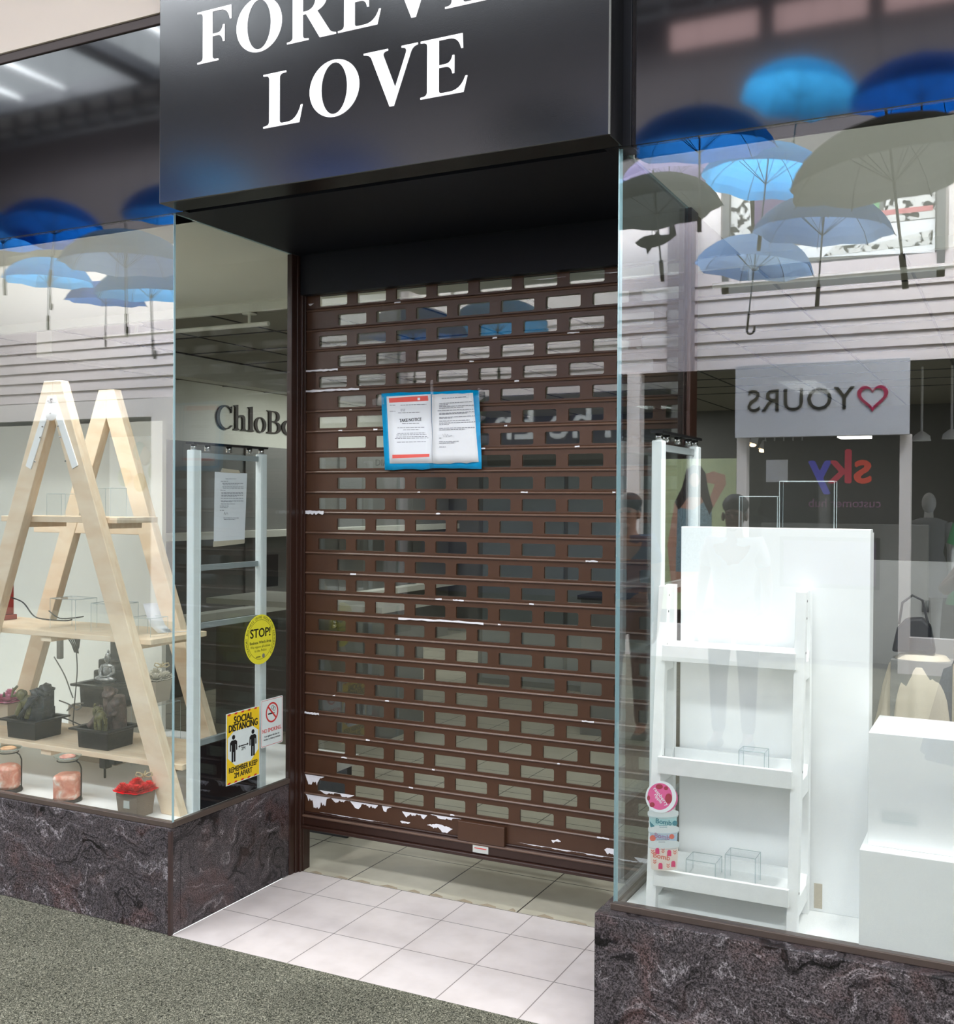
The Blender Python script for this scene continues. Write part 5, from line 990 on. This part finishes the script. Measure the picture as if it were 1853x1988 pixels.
# white display blocks on the right
t = tag(MB().box(2.447, 2.90, .012, .33, .405, .688).build('display_block', 'white', None, .002), 'larger white display block standing on the platform floor', 'display block')
t = tag(MB().box(2.462, 2.90, .06, .33, .688, 1.003).build('display_block', 'whitegloss', None, .002), 'white gloss display block stacked on the larger one', 'display block')
mb = MB().box(2.50, 2.59, .052, .060, .765, .79).box(2.50, 2.59, .045, .0595, .760, .766); tag(mb.build('acrylic_ledge', 'acrylic', None, .001), 'small clear acrylic ledge fixed to the upper white block', 'ledge')
# darker fixtures behind, right
t = thing('slatwall_stand', (2.75, .9, .405), 'grey slatwall stand with hooks behind the white blocks', 'stand'); box('panel', 'greyboard', 2.35, 2.83, .86, .90, .405, 1.44, t); 
mb = MB()
for x in (2.54, 2.65, 2.76): mb.box(x, x+.022, .853, .86, 1.27, 1.31).tube([(x+.011, .853, 1.30), (x+.011, .80, 1.30)], .003)
mb.build('hook', 'steel', t)
t = thing('draped_cloth', (2.56, .62, .86), 'cream cloth draped in folds over a low grey box behind the white board', 'cloth')
mb = MB(); n_ = 48; vs = []
for r_, z in ((.02, 1.16), (.07, 1.155), (.10, 1.12), (.115, 1.05), (.125, .96), (.135, .90)):
    for k in range(n_): an = 2*PI*k/n_; q = 1+(1.16-z)*.55*math.sin(an*11+math.sin(an*3)); vs.append((2.56+r_*q*math.cos(an), .62+r_*.6*q*math.sin(an), z))
mb.add(vs, [(i*n_+k, i*n_+(k+1) % n_, (i+1)*n_+(k+1) % n_, (i+1)*n_+k) for i in range(5) for k in range(n_)], 0, True); mb.build('cloth', 'ltaupe', t)
MB().box(2.47, 2.65, .56, .68, .405, 1.14).build('support_box', 'greyboard', t)
t = thing('black_handbag', (2.53, .60, 1.16), 'small black handbag on top of the draped cream cloth', 'bag')
MB().prism([(2.47, 1.162), (2.60, 1.162), (2.585, 1.25), (2.56, 1.275), (2.51, 1.27), (2.485, 1.24)], lambda a_, b_, k: Vector((a_, .585+.055*k, b_))).build('body', 'black', t, .008); MB().tube([(2.49, .61, 1.25), (2.50, .60, 1.32), (2.53, .60, 1.345), (2.56, .60, 1.33), (2.575, .61, 1.26)], .004).build('handle', 'black', t)

# ------------------------------------------------------------------ shop interior
t = thing('wall_lettering', (-3.6, 4.5, 2.3), 'dark serif ChloBo lettering on the off white shop wall', 'sign')
LT = axes((-3.588, 0, 0), (0, 1, 0), (0, 0, 1)); ys = [G(u, 810, 'x', -3.6).y for u in (418, 451, 478, 492, 516, 545, 575)]
x = ys[0]; hh_ = .215
for ch, xa, xb in zip('ChloBo', ys, ys[1:]):
    wd, polys = GL[ch]; k = (xb-xa)*.93/(hh_*max(px_ for p_ in polys for px_, _ in p_))
    flat('letter', [[(xa+px_*hh_*k, 2.275+py_*hh_) for px_, py_ in p_] for p_ in polys], LT, 'chlobo', t, .008)
t = thing('wall_cabinet_unit', (-3.3, 4.5, 0), 'long dark glazed wall cabinet unit with white ledges along the left shop wall', 'cabinet')
box('carcass', 'greyboard', -3.595, -3.35, 2.3, 8.5, .0, 2.12, t); 
for z in (.62, 1.30): box('ledge', 'shopwall', -3.6, -3.2, 2.3, 8.5, z, z+.06, t)
for y in (3.1, 4.6, 6.1, 7.6): box('upright', 'greyboard', -3.36, -3.33, y, y+.08, .68, 2.12, t)
t = thing('glass_counter', (-1.9, 3.6, 0), 'grey and white glass topped counter inside the shop', 'counter')
box('base_unit', 'greyboard', -2.4, -1.0, 3.1, 3.7, 0, .72, t); box('top', 'shopwall', -2.45, -.95, 3.05, 3.75, .88, .92, t); box('glass_case', 'acrylic', -2.4, -1.0, 3.1, 3.7, .721, .88, t); 
mb = MB(); mb.ell((-1.35, 3.08, .80), .02).lathe((-1.35, 3.08, .76), [(.02, 0), (.02, .03)], 0, 12); mb.build('lock', 'steel', t)
t = thing('counter_cabinet', (.6, 4.2, 0), 'low white cabinets in the dim shop behind the shutter', 'cabinet'); box('body', 'greyboard', .1, 1.0, 4.0, 4.5, 0, .95, t); box('top', 'darkgrey', .08, 1.02, 3.98, 4.52, .95, .98, t)
t = thing('counter_cabinet', (-.6, 5.2, 0), 'tall pale cabinet with two doors at the back of the shop', 'cabinet'); box('body', 'greyboard', -1.5, .2, 5.6, 6.0, 0, 2.0, t); box('door', 'dalu', -1.45, -.67, 5.585, 5.6, .05, 1.95, t); box('door', 'dalu', -.63, .15, 5.585, 5.6, .05, 1.95, t)
p = G(530, 1110, 'x', -3.2); t = thing('sale_card', (-3.34, p.y, 1.1), 'small framed sale card with a dark photo, fixed to the cabinet front', 'card'); gp = lambda u, v: G(u, v, 'x', -3.335)
a_, b_ = gp(512, 1078), gp(540, 1162)
box('card', 'darkgrey', -3.3495, -3.335, a_.y, b_.y, b_.z, a_.z, t); box('caption_strip', 'greyboard', -3.335, -3.332, a_.y, b_.y, b_.z, b_.z+.12, t); text('print', 'SALE', .07, axes((-3.331, (a_.y+b_.y)/2, b_.z+.04), (0, 1, 0), (0, 0, 1)), 'white', t, .0005)
p = G(765, 898, 'y', 5.55); t = thing('wall_text', (p.x, 5.55, p.z), 'grey DIAMONDS wall lettering on the pale cabinet', 'sign'); text('lettering', 'DIAMONDS', .085, axes((p.x, 5.58, p.z), (1, 0, 0), (0, 0, 1)), 'greyboard', t, .002)

# ------------------------------------------------------------------ people (seen mirrored in the right window)
def skinned(name, nodes, edges, mat, parent, extra=None, sub=2):
    me = bpy.data.meshes.new(name); keys = list(nodes); me.from_pydata([Vector(nodes[k][:3]) for k in keys], [(keys.index(a_), keys.index(b_)) for a_, b_ in edges], [])
    ob = bpy.data.objects.new('tmp', me); COL.objects.link(ob); ob.modifiers.new('skin', 'SKIN'); sk = me.skin_vertices[0].data
    for i, k in enumerate(keys): r_ = nodes[k][3]; sk[i].radius = r_ if isinstance(r_, tuple) else (r_, r_); sk[i].use_root = (i == 0)
    s_ = ob.modifiers.new('sub', 'SUBSURF'); s_.levels = sub; s_.render_levels = sub
    dg = bpy.context.evaluated_depsgraph_get(); dg.update(); m2 = bpy.data.meshes.new_from_object(ob.evaluated_get(dg)); bpy.data.objects.remove(ob)
    mb = MB(); mb.add([v.co for v in m2.vertices], [tuple(p_.vertices) for p_ in m2.polygons], 0, True)
    if extra: extra(mb)
    return mb, m2
def person(loc, face, label, skin_m, hair_m, top_m, bottom_m, arms='down', skirt=False, hair_long=False, h=1.0):
    t = thing('person', loc, label, 'person'); lx, ly, lz = loc; c, s = math.cos(face), math.sin(face)
    def w_(p): return (lx+(p[0]*c-p[1]*s)*h, ly+(p[0]*s+p[1]*c)*h, lz+p[2]*h)
    nodes = {}; edges = []
    def nd(k, p, r): nodes[k] = (*w_(p), tuple(x*h for x in r) if isinstance(r, tuple) else r*h)
    nd('pel', (0, 0, .93), (.15, .11)); nd('waist', (0, 0, 1.08), (.125, .095)); nd('chest', (0, 0, 1.27), (.155, .11)); nd('nb', (0, .005, 1.41), (.07, .06)); nd('neck', (0, 0, 1.48), (.052, .055)); nd('hd', (0, -.01, 1.56), (.072, .085)); nd('ht', (0, 0, 1.635), (.062, .075))
    edges += [('pel', 'waist'), ('waist', 'chest'), ('chest', 'nb'), ('nb', 'neck'), ('neck', 'hd'), ('hd', 'ht')]
    for q, sg in (('l', -1), ('r', 1)):
        nd('hip'+q, (sg*.09, 0, .86), .085); nd('kn'+q, (sg*.10, -.01, .48), .055); nd('an'+q, (sg*.10, .015, .09), .036); nd('toe'+q, (sg*.11, -.13, .04), (.04, .025)); edges += [('pel', 'hip'+q), ('hip'+q, 'kn'+q), ('kn'+q, 'an'+q), ('an'+q, 'toe'+q)]
        nd('sh'+q, (sg*.165, 0, 1.385), .055)
        if arms == 'down': E, W_, H_ = (sg*.22, .02, 1.10), (sg*.23, -.06, .86), (sg*.23, -.085, .79); fd = Vector((0, -.25, -1))
        elif arms == 'phone': E, W_, H_ = (sg*.36, -.05, 1.14), (sg*.10, -.28, 1.40), (sg*.065, -.31, 1.46); fd = Vector((-sg*.4, -.2, .9))
        nd('el'+q, E, .038); nd('wr'+q, W_, .026); nd('pa'+q, H_, (.036, .016)); edges += [('chest', 'sh'+q), ('sh'+q, 'el'+q), ('el'+q, 'wr'+q), ('wr'+q, 'pa'+q)]
        fd = fd.normalized(); side = Vector((0, 1, 0)) if arms == 'down' else Vector((0, .3, .8)).normalized()
        for i, L_ in enumerate((.066, .076, .072, .056)):
            b0 = Vector(H_)+side*(-.027+.018*i)+fd*.03; b1 = b0+fd*L_*.5; b2 = b1+(fd+Vector((-sg*.5, 0, 0))).normalized()*L_*.5
            nd('f%s%da' % (q, i), b0, .009); nd('f%s%db' % (q, i), b1, .0085); nd('f%s%dc' % (q, i), b2, .007); edges += [('pa'+q, 'f%s%da' % (q, i)), ('f%s%da' % (q, i), 'f%s%db' % (q, i)), ('f%s%db' % (q, i), 'f%s%dc' % (q, i))]
        b0 = Vector(H_)+side*(-.034)-fd*.01; nd('t%sa' % q, b0, .011); nd('t%sb' % q, b0+side*(-.02)+fd*.035, .009); edges += [('pa'+q, 't%sa' % q), ('t%sa' % q, 't%sb' % q)]
    def face_(mb):
        mb.ell(w_((0, -.088, 1.565)), (.012*h, .02*h, .018*h)); mb.ell(w_((0, -.07, 1.53)), (.022*h, .014*h, .006*h)); mb.ell(w_((0, -.055, 1.49)), (.03*h, .025*h, .022*h))
        for sg in (-1, 1): mb.ell(w_((sg*.078, .0, 1.565)), (.012*h, .018*h, .03*h)); mb.ell(w_((sg*.03, -.078, 1.598)), (.018*h, .008*h, .005*h))
    mb, _ = skinned('body', nodes, edges, skin_m, t, face_); mb.build('body', skin_m, t)
    mb = MB(); 
    for sg in (-1, 1): mb.ell(w_((sg*.030, -.079, 1.582)), (.011*h, .006*h, .006*h))
    mb.build('eyes', 'sblack', t)
    mb = MB(); Rm = Matrix.Rotation(face, 3, 'Z'); mb.ell(w_((0, .022, 1.645)), (.088*h, .094*h, .075*h), 0, 18, 10, T=Rm, rough=.05); mb.ell(w_((0, .05, 1.59)), (.078*h, .06*h, .075*h), 0, 16, 9, T=Rm, rough=.05)
    if hair_long: mb.ell(w_((0, .06, 1.47)), (.085*h, .045*h, .16*h), 0, 16, 9, T=Rm, rough=.08)
    mb.build('hair', hair_m, t)
    # clothes: thicker shells along the same joints
    tn = {}; te = []; g_ = .012
    def td(k, r=None): p_ = nodes[k]; rr_ = p_[3]; rr_ = rr_ if isinstance(rr_, tuple) else (rr_, rr_); tn[k] = (*p_[:3], (rr_[0]+g_, rr_[1]+g_))
    for k in ('pel', 'waist', 'chest', 'nb', 'shl', 'shr'): td(k)
    for q in 'lr':
        A, B = Vector(nodes['sh'+q][:3]), Vector(nodes['el'+q][:3]); m_ = A.lerp(B, .62); tn['slv'+q] = (*m_, .055*h); te += [('chest', 'sh'+q), ('sh'+q, 'slv'+q)]
    te += [('pel', 'waist'), ('waist', 'chest'), ('chest', 'nb')]; mb, _ = skinned('top', tn, te, top_m, t); mb.build('top', top_m, t)
    if skirt:
        vs = []; n_ = 40
        prof = [(.155, 1.08), (.22, .95), (.31, .72), (.35, .70), (.41, .45), (.46, .22)]
        for r_, z in prof:
            for k in range(n_): an = 2*PI*k/n_; q = 1+.05*math.sin(an*10)*(1.06-z); vs.append(w_((r_*q*math.cos(an), r_*q*.8*math.sin(an), z)))
        MB().add(vs, [(i*n_+k, i*n_+(k+1) % n_, (i+1)*n_+(k+1) % n_, (i+1)*n_+k) for i in range(len(prof)-1) for k in range(n_)], 0, True).build('skirt', bottom_m, t)
    else:
        tn = {}; te = []; 
        for k in ('pel', 'hipl', 'hipr', 'knl', 'knr', 'anl', 'anr'): td(k)
        for q in 'lr': te += [('pel', 'hip'+q), ('hip'+q, 'kn'+q), ('kn'+q, 'an'+q)]
        mb, _ = skinned('trousers', tn, te, bottom_m, t); mb.build('trousers', bottom_m, t)
    mb = MB()
    for sg in (-1, 1): mb.ell(w_((sg*.107, -.045, .035)), (.048*h, .125*h, .04*h), T=Rm)
    mb.build('shoes', 'shoe', t); return t
person((1.16, -4.05, 0), PI, 'dark haired person in a pale grey T-shirt facing the right window', 'darkskin', 'blackhair', 'greyshirt', 'jeans', h=.985)
person((.44, -4.0, 0), PI, 'short haired person in a blue T-shirt left of the dark haired one', 'skin', 'hair', 'blueshirt', 'jeans', h=.99)
pt = person((2.82, -3.50, 0), PI, 'person in a blue grey checked dress holding a phone up with both hands', 'darkskin', 'blackhair', 'plaid', 'plaid', arms='phone', skirt=True, hair_long=True, h=1.0)
t = thing('smartphone', (2.82, -3.13, 1.58), 'black smartphone held up by the person in the checked dress', 'phone'); MB().box(2.745, 2.895, -3.135, -3.127, 1.555, 1.63).build('body', 'blackplastic', t, .002)
